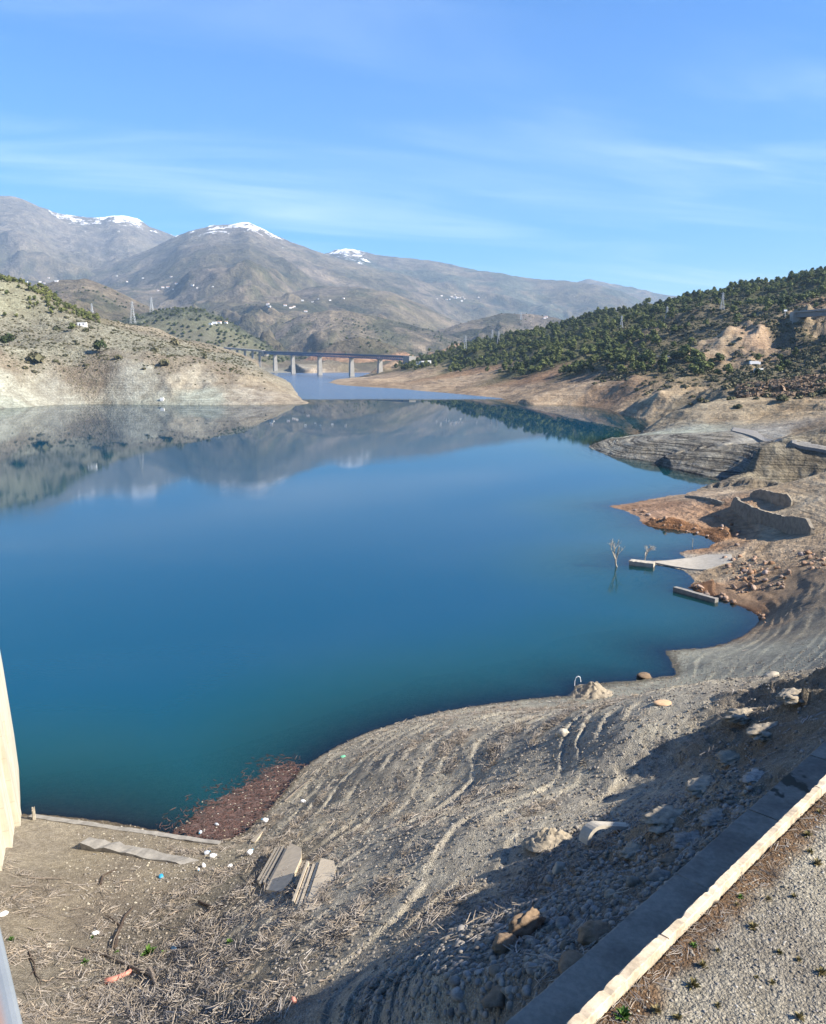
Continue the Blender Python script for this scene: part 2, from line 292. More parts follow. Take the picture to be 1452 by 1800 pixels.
# left peninsula
for u in (0, 120, 240, 350): C(u, 700, 0, PGR, .35, .4, r=745)
C(440, 700, 0, (.46, .43, .36), .5, 1.4, r=745); C(500, 702, 0, (.42, .37, .29), .5, 1.4, r=735)
for u in (0, 120, 240): C(u, 665, 0, (.47, .475, .41), .5, .4, .12, r=775)
C(330, 665, 0, (.47, .44, .36), 1.5, .5, .1, r=780); C(420, 665, 0, (.42, .37, .28), 1.0, 1.2, .1, r=790)
for u in (0, 150, 300, 410): C(u, 642, 0, (.37, .32, .25), .8, .2, .8, r=805)
for u, v, r in ((0, 620, 840), (120, 610, 860), (240, 605, 880), (330, 615, 890), (60, 590, 890), (180, 580, 930), (380, 630, 920)): C(u, v, 0, (.41, .40, .32), .9, 0, .95, .012, r=r)
C(30, 535, 0, (.41, .41, .30), .8, 0, .6, .25, r=1000); C(90, 545, 0, (.33, .31, .22), .8, 0, .6, .7, r=1040); C(130, 562, 0, (.3, .28, .2), .8, 0, .6, .9, r=1090); C(270, 590, 0, (.40, .35, .27), .8, 0, .6, r=1080)
# beyond
C(640, 648, 0, ORG, 2.5, .5, .1, r=2100); C(560, 650, 0, (.42, .36, .29), 1., 1., 0, r=2150); C(480, 646, 0, PAL, .5, .5, 0, r=2200); C(700, 645, 0, (.45, .33, .23), 1.5, 0, .2, .1, r=2050)
C(250, 590, 0, SHR, 1, 0, 1., .1, r=1700); C(600, 620, 0, SHR, 1, 0, 1., .1, r=2500); C(900, 600, 0, SHR, 1, 0, 1., .2, r=2500); C(1300, 500, 0, SHR, 1, 0, 1., .4, r=2400)
zc = np.array(zc); ZQ = np.stack(to_q(zc[:, 0], zc[:, 1]), 1); ZV = zc[:, 2:]
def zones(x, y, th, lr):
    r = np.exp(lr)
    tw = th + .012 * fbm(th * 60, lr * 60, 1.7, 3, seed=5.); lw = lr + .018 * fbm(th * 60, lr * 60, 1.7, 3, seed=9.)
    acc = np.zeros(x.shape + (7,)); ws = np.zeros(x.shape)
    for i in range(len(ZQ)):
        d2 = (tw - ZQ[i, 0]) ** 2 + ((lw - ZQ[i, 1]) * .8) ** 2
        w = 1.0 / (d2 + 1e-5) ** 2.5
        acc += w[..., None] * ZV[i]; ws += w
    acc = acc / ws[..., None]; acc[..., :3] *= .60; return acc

def wall_uv(x, y):
    dx = x - WA[0]; dy = y - WA[1]
    return dx * WD[0] + dy * WD[1], dx * WNR[0] + dy * WNR[1]

def terrain(x, y, detail=True):
    """height, zone values, kind of far ridge"""
    th, lr = to_q(x, y); r = np.exp(lr)
    z = rbf(th, lr); sdist = shore_sd(x, y, th, lr)
    zn = zones(x, y, th, lr)
    if detail: sdist = sdist + np.clip(r * .006, .5, 4) * fbm(th * 400, lr * 400, 6., 5, .62, seed=61.) * np.clip(3 - np.abs(sdist) / (r * .02), 0, 1)
    cr, te = zn[..., 3], zn[..., 4]
    land = sdist > 0
    ns = np.clip(sdist / (r * .02 + .5), 0, 1)
    z = np.where(land, np.maximum(z, np.minimum((.10 + .30 * (te > 2.6)) * sdist, r * .0022 + .3 + 1.1 * (te > 2.6))), np.minimum(z, -.16 * (-sdist)))
    z = np.where(land, z, np.maximum(z, -30))
    sc = np.clip(r / 220, .18, 8.0)
    # gullies, lumps
    if detail:
        big = multi(fbm, x, y, r, 28, 5, .5, seed=7.)
        rg = multi(ridged, x, y, r, 22, 5, .5, seed=12.)
        fine = multi(fbm, x, y, r, 3.4, 4, .6, seed=3.)
        amp = ns * np.clip(cr, 0, 6)
        z = z + amp * sc * (big * 1.3 + (rg - .38) * 1.6 * np.clip(cr, .2, 2.5) + fine * .45)
        hill = sstep(500, 900, r) * np.clip(z / 40, 0, 1) * (zn[..., 5] + zn[..., 6])
        z = z + hill * ((ridged(x, y, 170, 4, .5, seed=21.) - .45) * 13 + fbm(x, y, 60, 3, .5, seed=6.) * 3.5)
        # strand lines left by the falling water follow the contours
        stp = np.where(r < 170, .95, np.where(r < 460, .95, 2.6))
        ph = z / stp + .5 * perlin(z * .61 / stp, z * .13) + .38 * multi(fbm, x, y, r, 34, 2, seed=14.) + .24 * multi(fbm, x, y, r, 5, 5, .65, seed=15.)
        fr = ph - np.floor(ph)
        saw = np.where(fr < .82, fr / .82, (1 - fr) / .18)
        z = z + (saw - .5) * te * stp * np.where(te > 2.5, .26, np.where(r < 170, .24, .2)) * ns * np.clip(.45 + 1.9 * multi(fbm, x, y, r, 16, 3, seed=18.), 0, 1.4)
        z = np.where(land, np.maximum(z, .015 + .02 * np.clip(sdist, 0, 2)), z)
        z = z + np.where(land, np.clip(sdist * .5, 0, 1), 0) * (r < 400) * .05 * fbm(x, y, .9, 3, .6, seed=31.)
    # retaining wall, slab and gravel platform
    s, n_ = wall_uv(x, y)
    plat = sstep(.12, .24, n_) * (n_ > 0)
    zp = ZP + .04 * fbm(x, y, 3.0, 3) + .012 * fbm(x, y, .4, 2) - .25 * sstep(.8, .0, n_) * sstep(10, 20, s)
    near = r < 260
    below = (n_ < .3) & (n_ > -3.1) & near & (s < 75)
    z = np.where(below, ZS - .5, z)
    zcap = ZW + .665 * n_ - 1.4 + .25 * fbm(x, y, 3., 3, seed=90.); capw = (n_ < -3.1) * (n_ > -15) * sstep(-15., -12.5, n_) * near * (s < 34) * (s > -12)
    z = np.where(capw > 0, z + (np.minimum(z, zcap) - z) * capw, z)
    z = np.where((n_ <= -3.1) & (n_ > -6.0) & near & (s < 75) & (s > -30), z * sstep(-3.1, -6.0, n_) + (np.minimum(z, ZS - .12 + .25 * fbm(x, y, 2., 3))) * (1 - sstep(-3.1, -6.0, n_)), z)
    z = np.where((n_ > 0.12) & near & (s < 75), zp, z)
    kind = np.full(x.shape, -1)
    if np.any(r > 2200):
        zf, k = far_height(x, y, th, r)
        t = sstep(2250, 2750, r)
        zfar = np.maximum(zf, 12)
        zz_ = np.where(t > 0, np.maximum(z * (1 - t), zfar * np.minimum(1, t * 1.2)), z)
        z = np.where(t >= 1, zfar, zz_); kind = np.where(t > .5, k, -1)
    return z, zn, kind, sdist

# ------------------------------------------------------------------ helpers
def new_mesh(name, verts, faces, mat=None, smooth=False, loose=False):
    me = bpy.data.meshes.new(name)
    verts = np.asarray(verts, dtype=np.float32)
    if isinstance(faces, np.ndarray):
        k = faces.shape[1]; nf = len(faces)
        me.vertices.add(len(verts)); me.vertices.foreach_set('co', verts.ravel())
        me.loops.add(nf * k); me.loops.foreach_set('vertex_index', faces.astype(np.int32).ravel())
        me.polygons.add(nf); me.polygons.foreach_set('loop_start', np.arange(0, nf * k, k, dtype=np.int32))
        me.update(calc_edges=True)
    else:
        me.from_pydata([tuple(map(float, v)) for v in verts], [], faces)
    if smooth: me.polygons.foreach_set('use_smooth', np.ones(len(me.polygons), dtype=bool))
    me.update()
    if mat: me.materials.append(mat)
    return me
def link(name, me, parent=None, loc=None, label=None, cat=None, group=None, kind=None):
    o = bpy.data.objects.new(name, me); COL.objects.link(o)
    if parent: o.parent = parent
    if loc is not None: o.location = tuple(map(float, loc))
    tag(o, label, cat, group, kind); return o
def tag(o, label=None, cat=None, group=None, kind=None):
    if label: o['label'] = label
    if cat: o['category'] = cat
    if group: o['group'] = group
    if kind: o['kind'] = kind
    return o

class NT:
    """small node-graph writer"""
    def __init__(s, name):
        s.m = bpy.data.materials.new(name); s.m.use_nodes = True; s.n = s.m.node_tree.nodes; s.l = s.m.node_tree.links
        for q in list(s.n): s.n.remove(q)
        s.out = s.n.new('ShaderNodeOutputMaterial'); s.b = s.n.new('ShaderNodeBsdfPrincipled'); s.l.new(s.b.outputs[0], s.out.inputs[0])
        s.geo = s.n.new('ShaderNodeNewGeometry')
    def put(s, sock, v):
        if isinstance(v, bpy.types.NodeSocket): s.l.new(v, sock)
        elif isinstance(v, tuple) and len(v) == 3 and sock.type == 'RGBA': sock.default_value = (*v, 1)
        else: sock.default_value = v
    def math(s, op, a, b=0.0, c=None, clamp=False):
        q = s.n.new('ShaderNodeMath'); q.operation = op; q.use_clamp = clamp; s.put(q.inputs[0], a); s.put(q.inputs[1], b)
        if c is not None: s.put(q.inputs[2], c)
        return q.outputs[0]
    def noise(s, scale, detail=4, rough=.55, vec=None, dist=0., w=None):
        q = s.n.new('ShaderNodeTexNoise'); q.inputs['Scale'].default_value = scale; q.inputs['Detail'].default_value = detail
        q.inputs['Roughness'].default_value = rough; q.inputs['Distortion'].default_value = dist
        s.l.new(vec if vec is not None else s.geo.outputs['Position'], q.inputs['Vector']); return q.outputs[0]
    def voro(s, scale, feat='F1', vec=None, out=0):
        q = s.n.new('ShaderNodeTexVoronoi'); q.feature = feat; q.inputs['Scale'].default_value = scale
        s.l.new(vec if vec is not None else s.geo.outputs['Position'], q.inputs['Vector']); return q.outputs[out]
    def rng(s, v, a, b, c=0., d=1., smooth=True):
        q = s.n.new('ShaderNodeMapRange'); q.interpolation_type = 'SMOOTHSTEP' if smooth else 'LINEAR'
        for i, t in enumerate((v, a, b, c, d)): s.put(q.inputs[i], t)
        return q.outputs[0]
    def mix(s, f, a, b, mode='MIX'):
        q = s.n.new('ShaderNodeMixRGB'); q.blend_type = mode; s.put(q.inputs[0], f); s.put(q.inputs[1], a); s.put(q.inputs[2], b); return q.outputs[0]
    def attr(s, name, out=2):
        q = s.n.new('ShaderNodeAttribute'); q.attribute_name = name; return q.outputs[out]
    def bump(s, h, strength=.5, dist=.1, normal=None):
        q = s.n.new('ShaderNodeBump'); s.put(q.inputs['Height'], h); s.put(q.inputs['Strength'], strength); s.put(q.inputs['Distance'], dist)
        if normal is not None: s.l.new(normal, q.inputs['Normal'])
        return q.outputs[0]
    def mapv(s, scale, vec=None, rot=(0, 0, 0)):
        q = s.n.new('ShaderNodeMapping'); q.inputs['Scale'].default_value = scale; q.inputs['Rotation'].default_value = rot
        s.l.new(vec if vec is not None else s.geo.outputs['Position'], q.inputs['Vector']); return q.outputs[0]
    def done(s, color, rough=.9, normal=None, spec=.2, metal=0.):
        s.put(s.b.inputs['Base Color'], color); s.put(s.b.inputs['Roughness'], rough); s.put(s.b.inputs['Specular IOR Level'], spec); s.put(s.b.inputs['Metallic'], metal)
        if normal is not None: s.l.new(normal, s.b.inputs['Normal'])
        return s.m

def simple(name, col, var=.25, scale=6., rough=.85, bump=.3, bd=.03, spec=.2, metal=0., second=None, per_object=0.):
    t = NT(name); n = t.noise(scale, 6, .6); n2 = t.noise(scale * 6.3, 4, .6)
    f = t.math('ADD', t.math('MULTIPLY', n, .7), t.math('MULTIPLY', n2, .3))
    c = t.mix(t.rng(f, .32, .68), tuple(x * (1 - var) for x in col), tuple(min(1, x * (1 + var)) for x in (second or col)))
    if per_object:
        oi = t.n.new('ShaderNodeObjectInfo'); h = t.n.new('ShaderNodeHueSaturation'); t.l.new(c, h.inputs['Color'])
        t.l.new(t.rng(oi.outputs['Random'], 0, 1, 1 - per_object, 1 + per_object, False), h.inputs['Value'])
        t.l.new(t.rng(t.math('FRACT', t.math('MULTIPLY', oi.outputs['Random'], 17.3)), 0, 1, .6, 1.3, False), h.inputs['Saturation']); c = h.outputs[0]
    return t.done(c, rough, t.bump(f, bump, bd), spec, metal)

# ------------------------------------------------------------------ terrain materials
def earth_material():
    """near ground: gravel, silt and stones"""
    t = NT('gravel_ground'); col = t.attr('Col', 0)
    big = t.noise(.22, 5, .6); mid = t.noise(1.7, 6, .65); fine = t.noise(14, 5, .7)
    v1 = t.voro(5.5); v2 = t.voro(13.); v2c = t.voro(13., out=1); v3 = t.voro(30.); v3c = t.voro(30., out=1)
    c = t.mix(1., col, t.mix(t.rng(big, .3, .7), (.80, .79, .80), (1.16, 1.15, 1.10)), 'MULTIPLY')
    c = t.mix(1., c, t.mix(t.rng(mid, .3, .7), (.80, .78, .75), (1.18, 1.18, 1.18)), 'MULTIPLY')
    c = t.mix(.55, c, t.mix(t.rng(v2c, .0, 1.0), (.65, .64, .62), (1.45, 1.42, 1.36)), 'MULTIPLY')
    c = t.mix(.45, c, t.mix(t.rng(v3c, .0, 1.0), (.6, .6, .6), (1.5, 1.48, 1.42)), 'MULTIPLY')
    c = t.mix(t.math('MULTIPLY', t.rng(v2, .25, .6), .35), c, t.mix(1., c, (.45, .42, .4), 'MULTIPLY'))
    # wet rim at the water line
    sp = t.n.new('ShaderNodeSeparateXYZ'); t.l.new(t.geo.outputs['Position'], sp.inputs[0])
    wet = t.math('MULTIPLY', t.rng(t.math('ADD', sp.outputs[2], t.math('MULTIPLY', t.math('SUBTRACT', mid, .5), .25)), .03, .30, 1, 0), t.rng(sp.outputs[2], -.25, -.02, .25, 1))
    c = t.mix(wet, c, t.mix(1., c, (.42, .38, .33), 'MULTIPLY'))
    h = t.math('ADD', t.math('MULTIPLY', t.math('SUBTRACT', .6, v2), .07), t.math('MULTIPLY', fine, .05))
    h = t.math('ADD', h, t.math('MULTIPLY', t.math('SUBTRACT', .6, v1), t.math('MULTIPLY', t.rng(mid, .45, .7), .14)))
    h = t.math('ADD', h, t.math('MULTIPLY', v3, -.03)); h = t.math('ADD', h, t.math('MULTIPLY', mid, .18))
    return t.done(c, t.rng(wet, 0, 1, .93, .55), t.bump(h, .9, 1.), .15)

def hill_material():
    t = NT('hill_ground'); col = t.attr('Col', 0); shr = t.attr('Shrub'); fo = t.attr('Forest')
    big = t.noise(.012, 5, .6); mid = t.noise(.09, 6, .65); fine = t.noise(.6, 5, .7); n0 = t.noise(.35, 4, .6)
    c = t.mix(1., col, t.mix(t.rng(big, .3, .7), (.82, .80, .80), (1.15, 1.15, 1.10)), 'MULTIPLY')
    c = t.mix(1., c, t.mix(t.rng(mid, .3, .7), (.74, .70, .66), (1.22, 1.22, 1.2)), 'MULTIPLY')
    c = t.mix(.8, c, t.mix(t.rng(fine, .25, .75), (.62, .60, .58), (1.36, 1.36, 1.34)), 'MULTIPLY')
    # strand lines on the bare bank
    sp = t.n.new('ShaderNodeSeparateXYZ'); t.l.new(t.geo.outputs['Position'], sp.inputs[0])
    hz = t.n.new('ShaderNodeCombineXYZ'); t.l.new(t.math('MULTIPLY', sp.outputs[2], .9), hz.inputs[2]); t.l.new(t.math('MULTIPLY', sp.outputs[0], .012), hz.inputs[0]); t.l.new(t.math('MULTIPLY', sp.outputs[1], .012), hz.inputs[1])
    band = t.noise(1., 5, .7, hz.outputs[0])
    bare = t.math('MULTIPLY', t.math('SUBTRACT', 1, shr, clamp=True), .9)
    c = t.mix(bare, c, t.mix(1., c, t.mix(t.rng(band, .35, .65), (.84, .82, .80), (1.13, 1.13, 1.12)), 'MULTIPLY'))
    stt = t.attr('Strata'); hz2 = t.n.new('ShaderNodeCombineXYZ'); t.l.new(t.math('MULTIPLY', sp.outputs[2], 2.6), hz2.inputs[2]); t.l.new(t.math('MULTIPLY', sp.outputs[0], .03), hz2.inputs[0]); t.l.new(t.math('MULTIPLY', sp.outputs[1], .03), hz2.inputs[1])
    bed_and_riser_shade = t.noise(1., 4, .7, hz2.outputs[0]); c = t.mix(stt, c, t.mix(1., c, t.mix(t.rng(bed_and_riser_shade, .42, .54), (.34, .33, .33), (1.35, 1.33, 1.28)), 'MULTIPLY'))  # bedding colours, with the shade of the ledge risers painted into the dark bands
    # dry scrub: dark grey-green tufts between pale soil
    v = t.voro(.42); vc = t.voro(.42, out=1); v2 = t.voro(.95)
    dens = t.math('MULTIPLY', shr, t.rng(mid, .25, .6, .35, 1.))
    tuft = t.math('MULTIPLY', t.rng(v, .55, .30), t.rng(vc, .25, .5)); tuft2 = t.math('MULTIPLY', t.rng(v2, .5, .25), .75)
    tf = t.math('MULTIPLY', t.math('MAXIMUM', tuft, tuft2), dens, clamp=True)
    c = t.mix(t.math('MULTIPLY', tf, .85), c, t.mix(t.rng(n0, .35, .65), (.055, .06, .03), (.12, .105, .06)))
    h = t.math('ADD', t.math('MULTIPLY', fine, .9), t.math('MULTIPLY', mid, 3.5)); h = t.math('ADD', h, t.math('MULTIPLY', tf, .9)); h = t.math('ADD', h, t.math('MULTIPLY', t.math('MULTIPLY', band, bare), .9))
    return t.done(c, .95, t.bump(h, .8, 1.), .08)

def mountain_material():
    t = NT('mountain_ground'); col = t.attr('Col', 0)
    a = t.noise(.0016, 7, .62); b = t.noise(.009, 7, .68); d = t.noise(.04, 5, .7)
    c = t.mix(1., col, t.mix(t.rng(a, .3, .7), (.72, .74, .78), (1.28, 1.24, 1.18)), 'MULTIPLY')
    c = t.mix(1., c, t.mix(t.rng(b, .3, .7), (.68, .68, .70), (1.32, 1.30, 1.26)), 'MULTIPLY')
    c = t.mix(.8, c, t.mix(t.rng(d, .3, .7), (.6, .6, .6), (1.4, 1.4, 1.38)), 'MULTIPLY')
    sn = t.attr('Snow'); m = t.rng(t.math('ADD', sn, t.math('MULTIPLY', t.math('SUBTRACT', t.math('ADD', t.math('MULTIPLY', b, .6), t.math('MULTIPLY', d, .4)), .5), 2.6)), .42, .56)
    c = t.mix(m, c, (.92, .93, .95))
    h = t.math('ADD', t.math('MULTIPLY', b, 60), t.math('MULTIPLY', d, 14)); h = t.math('ADD', h, t.math('MULTIPLY', a, 120))
    return t.done(c, .95, t.bump(h, .7, 1.), .05)
M_earth = earth_material(); M_hill = hill_material(); M_mount = mountain_material()

# ------------------------------------------------------------------ terrain sheets: polar grids that share their seams
TH0, TH1, NTH = radians(-36), radians(38), 741
ths = np.linspace(TH0, TH1, NTH)
def sheet(name, rs, mat, label=None):
    T, Rr = np.meshgrid(ths, rs); x = Rr * np.sin(T); y = Rr * np.cos(T)
    z, zn, kind, sdist = terrain(x, y)
    nr, nt_ = x.shape
    idx = np.arange(nr * nt_).reshape(nr, nt_)
    q = np.stack([idx[:-1, :-1], idx[:-1, 1:], idx[1:, 1:], idx[1:, :-1]], -1).reshape(-1, 4)
    ok = (z.ravel()[q].max(1) > -3.0)
    q = q[ok]; used = np.zeros(nr * nt_, bool); used[q] = True; remap = np.cumsum(used) - 1
    V = np.stack([x, y, z], -1).reshape(-1, 3)[used]
    me = new_mesh(name, V, remap[q], mat, smooth=True)
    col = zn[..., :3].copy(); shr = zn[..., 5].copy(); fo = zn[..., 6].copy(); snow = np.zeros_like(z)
    # platform gravel, litter strip along the wall
    s, n_ = wall_uv(x, y); P_ = (n_ > .1) & (x * x + y * y < 250 ** 2) & (s < 75)
    pc = np.array((.255, .238, .195)); col = np.where(P_[..., None], pc, col)
    lw = sstep(.95, .45, n_ + .35 * fbm(x, y, .7, 3, seed=2.)) * P_
    col = col * (1 - lw[..., None]) + np.array((.13, .085, .05)) * lw[..., None]
    if (kind >= 0).any():
        g1 = fbm(x, y, 900, 5, .55, seed=40.); g2 = fbm(x, y, 260, 5, .6, seed=44.); g3 = fbm(x + z * 2, y, 1900, 4, .5, seed=47.)
        bare = np.array((.345, .30, .235)); rock = np.array((.155, .14, .12)); green = np.array((.10, .115, .07)); tan = np.array((.43, .36, .26)); brush = np.array((.20, .185, .125))
        f = sstep(-.25, .35, g1)[..., None]; cc = bare * f + brush * (1 - f)
        f = sstep(-.05, .25, g2 + .3 * g3)[..., None]; cc = cc * (1 - f * .75) + green * f * .75
        f = sstep(.22, .45, g3 - .2 * g2)[..., None]; cc = cc * (1 - f * .55) + tan * f * .55
        cc = cc * np.array((.46, .44, .42))
        hi = sstep(700, 1500, z)[..., None]; cc = cc * (1 - hi * .7) + rock * hi * .7
        k2 = np.isin(kind, (2, 3))[..., None]; dk = sstep(-.1, .25, g1 + .5 * g2)[..., None]
        cc = np.where(k2, cc * (1 - dk * .75) + np.array((.06, .075, .06)) * dk * .75, cc)
        k3 = (kind == 5)[..., None]; cc = np.where(k3, np.array((.09, .10, .06)) * (1 + .5 * g2[..., None]), cc)
        k9 = (kind == 9)[..., None]; cl = sstep(.0, -.12, (z - 58) / 100 + .2 * g2)[..., None]; cc = np.where(k9, cc * (1 - cl) + np.array((.34, .20, .12)) * cl, cc)
        t = sstep(2250, 2750, Rr)[..., None]; col = col * (1 - t) + cc * t
        shr = np.where(t[..., 0] > 0, shr * (1 - t[..., 0]) + t[..., 0] * .7, shr)
        fo = np.where(kind >= 0, np.where(kind == 5, .9, sstep(.1, .5, g2 + .3 * g3) * .35), fo)
        tt = T; ua = 726 + F * 1.04 * np.tan(tt)
        lift = 330 * (kind == 0) * sstep(60, 150, ua) - 350 * (kind == 0) * sstep(90, 30, ua) + 740 * (kind == 1) + 790 * (kind == 2) * sstep(690, 640, ua)
        snow = np.where((kind == 0) | (kind == 1) | (kind == 2), sstep(1900, 2640, z + 420 * g2 + 200 * g1 + lift), 0)
    def put(nm, arr, typ='FLOAT'):
        if typ == 'FLOAT':
            a_ = me.attributes.new(nm, 'FLOAT', 'POINT'); a_.data.foreach_set('value', arr.reshape(-1)[used].astype(np.float32))
        else:
            a_ = me.attributes.new(nm, 'FLOAT_COLOR', 'POINT'); c4 = np.ones((used.sum(), 4), np.float32); c4[:, :3] = arr.reshape(-1, 3)[used]; a_.data.foreach_set('color', c4.ravel())
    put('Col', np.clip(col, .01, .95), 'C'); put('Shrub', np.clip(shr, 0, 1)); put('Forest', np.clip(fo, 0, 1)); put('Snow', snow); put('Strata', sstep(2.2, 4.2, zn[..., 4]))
    o = link(name, me, kind='structure'); print(name, len(q), 'quads'); return o
def lograd(a, b, n): return np.exp(np.linspace(log(a), log(b), n))
R1, R2, R3 = 150.0, 2600.0, 17500.0
ground = sheet('ground', lograd(9, R1, 760), M_earth)
hills = sheet('hills', np.concatenate([lograd(R1, 560, 420)[:-1], lograd(560, R2, 400)]), M_hill)
mountains = sheet('mountains', lograd(R2, R3, 330), M_mount)

def zat(x, y, detail=True):
    x = np.atleast_1d(np.asarray(x, float)); y = np.atleast_1d(np.asarray(y, float)); return terrain(x, y, detail)[0]
def hit(u, v, r0=10, r1=16000, n=900):
    """where the line of sight through a photo point meets the built terrain"""
    k = ray(u, v); rr = lograd(r0, r1, n); t = rr / math.hypot(k[0], k[1])
    X = k[0] * t; Y = k[1] * t; Zr = H + k[2] * t; zt = np.maximum(zat(X, Y), 0)
    i = np.argmax(zt > Zr)
    if not (zt > Zr).any(): return None
    return np.array([X[i], Y[i], zt[i]])

# ------------------------------------------------------------------ water
def water_material():
    t = NT('lake_water'); dep = t.attr('Depth')
    pos = t.geo.outputs['Position']; ln = t.n.new('ShaderNodeVectorMath'); ln.operation = 'LENGTH'; t.l.new(pos, ln.inputs[0])
    r = ln.outputs['Value']
    wob = t.noise(.006, 3, .5); rr = t.math('ADD', r, t.math('MULTIPLY', t.math('SUBTRACT', wob, .5), 60))
    wind = t.rng(rr, 790, 830); calm = t.rng(t.noise(.012, 3, .5, t.mapv((.5, 1.6, 1))), .35, .65, .35, 1.)
    w1 = t.noise(.9, 4, .6, t.mapv((1., 1.8, 1), rot=(0, 0, .5))); w2 = t.noise(4.5, 3, .6, t.mapv((1, 1.6, 1), rot=(0, 0, .4)))
    h = t.math('ADD', t.math('MULTIPLY', w1, .045), t.math('MULTIPLY', w2, .008))
    st = t.math('ADD', t.math('MULTIPLY', calm, t.rng(r, 60, 500, .20, .035)), t.math('MULTIPLY', wind, 1.6))
    nrm = t.bump(h, 1., st)
    body = t.n.new('ShaderNodeBsdfDiffuse'); t.put(body.inputs['Color'], t.mix(t.rng(dep, 0, 6), (.006, .055, .06), (.0012, .046, .088)))
    tr = t.n.new('ShaderNodeBsdfTransparent'); tr.inputs[0].default_value = (.72, .82, .80, 1)
    opac = t.math('SUBTRACT', 1.0, t.math('POWER', 2.718, t.math('MULTIPLY', dep, -.8)), clamp=True)
    m1 = t.n.new('ShaderNodeMixShader'); t.l.new(opac, m1.inputs[0]); t.l.new(tr.outputs[0], m1.inputs[1]); t.l.new(body.outputs[0], m1.inputs[2])
    gl = t.n.new('ShaderNodeBsdfGlossy'); gl.inputs['Roughness'].default_value = .03; t.l.new(nrm, gl.inputs['Normal'])
    t.put(gl.inputs['Roughness'], t.math('ADD', .006, t.math('MULTIPLY', wind, .22)))
    fr = t.n.new('ShaderNodeFresnel'); fr.inputs[0].default_value = 1.333; t.l.new(nrm, fr.inputs[1])
    m2 = t.n.new('ShaderNodeMixShader'); t.l.new(fr.outputs[0], m2.inputs[0]); t.l.new(m1.outputs[0], m2.inputs[1]); t.l.new(gl.outputs[0], m2.inputs[2])
    t.l.new(m2.outputs[0], t.out.inputs[0]); t.n.remove(t.b); return t.m
M_water = water_material()
wth = np.linspace(radians(-75), radians(50), 420); wr = lograd(25, 2600, 330)
T, Rr = np.meshgrid(wth, wr); x = Rr * np.sin(T); y = Rr * np.cos(T)
_th, _lr = to_q(x, y); _sd = shore_sd(x, y, _th, _lr); dpt = np.clip(-_sd * .16, 0, 30)
idx = np.arange(x.size).reshape(x.shape); q = np.stack([idx[:-1, :-1], idx[:-1, 1:], idx[1:, 1:], idx[1:, :-1]], -1).reshape(-1, 4)
ok = _sd.ravel()[q].min(1) < 4 + .02 * Rr.ravel()[q].min(1); q = q[ok]
used = np.zeros(x.size, bool); used[q] = True; remap = np.cumsum(used) - 1
me = new_mesh('water', np.stack([x, y, 0 * x], -1).reshape(-1, 3)[used], remap[q], M_water, smooth=True)
a_ = me.attributes.new('Depth', 'FLOAT', 'POINT'); a_.data.foreach_set('value', dpt.ravel()[used].astype(np.float32))
water = link('water', me, kind='structure')
me = new_mesh('lake_bed', [(-6000, -500, -34), (6000, -500, -34), (6000, 6000, -34), (-6000, 6000, -34)], [(0, 1, 2, 3)], simple('lake_bed_silt', (.2, .19, .15)))
link('lake_bed', me, kind='structure')

# ------------------------------------------------------------------ haze: one closed box of thin air
hm = bpy.data.materials.new('haze_air'); hm.use_nodes = True; hn = hm.node_tree.nodes; hl = hm.node_tree.links
for q_ in list(hn): hn.remove(q_)
ho = hn.new('ShaderNodeOutputMaterial'); hv = hn.new('ShaderNodeVolumePrincipled'); hl.new(hv.outputs[0], ho.inputs['Volume'])
hv.inputs['Color'].default_value = (.50, .72, 1.0, 1); hv.inputs['Density'].default_value = 4.3e-5; hv.inputs['Anisotropy'].default_value = 0.0
X0, X1, Y0, Y1, Z0, Z1 = -17000, 17000, -600, 21000, -36, 3600
hb = new_mesh('haze', [(X0, Y0, Z0), (X1, Y0, Z0), (X1, Y1, Z0), (X0, Y1, Z0), (X0, Y0, Z1), (X1, Y0, Z1), (X1, Y1, Z1), (X0, Y1, Z1)],
              [(0, 3, 2, 1), (4, 5, 6, 7), (0, 1, 5, 4), (1, 2, 6, 5), (2, 3, 7, 6), (3, 0, 4, 7)], hm)
link('haze', hb, kind='stuff')

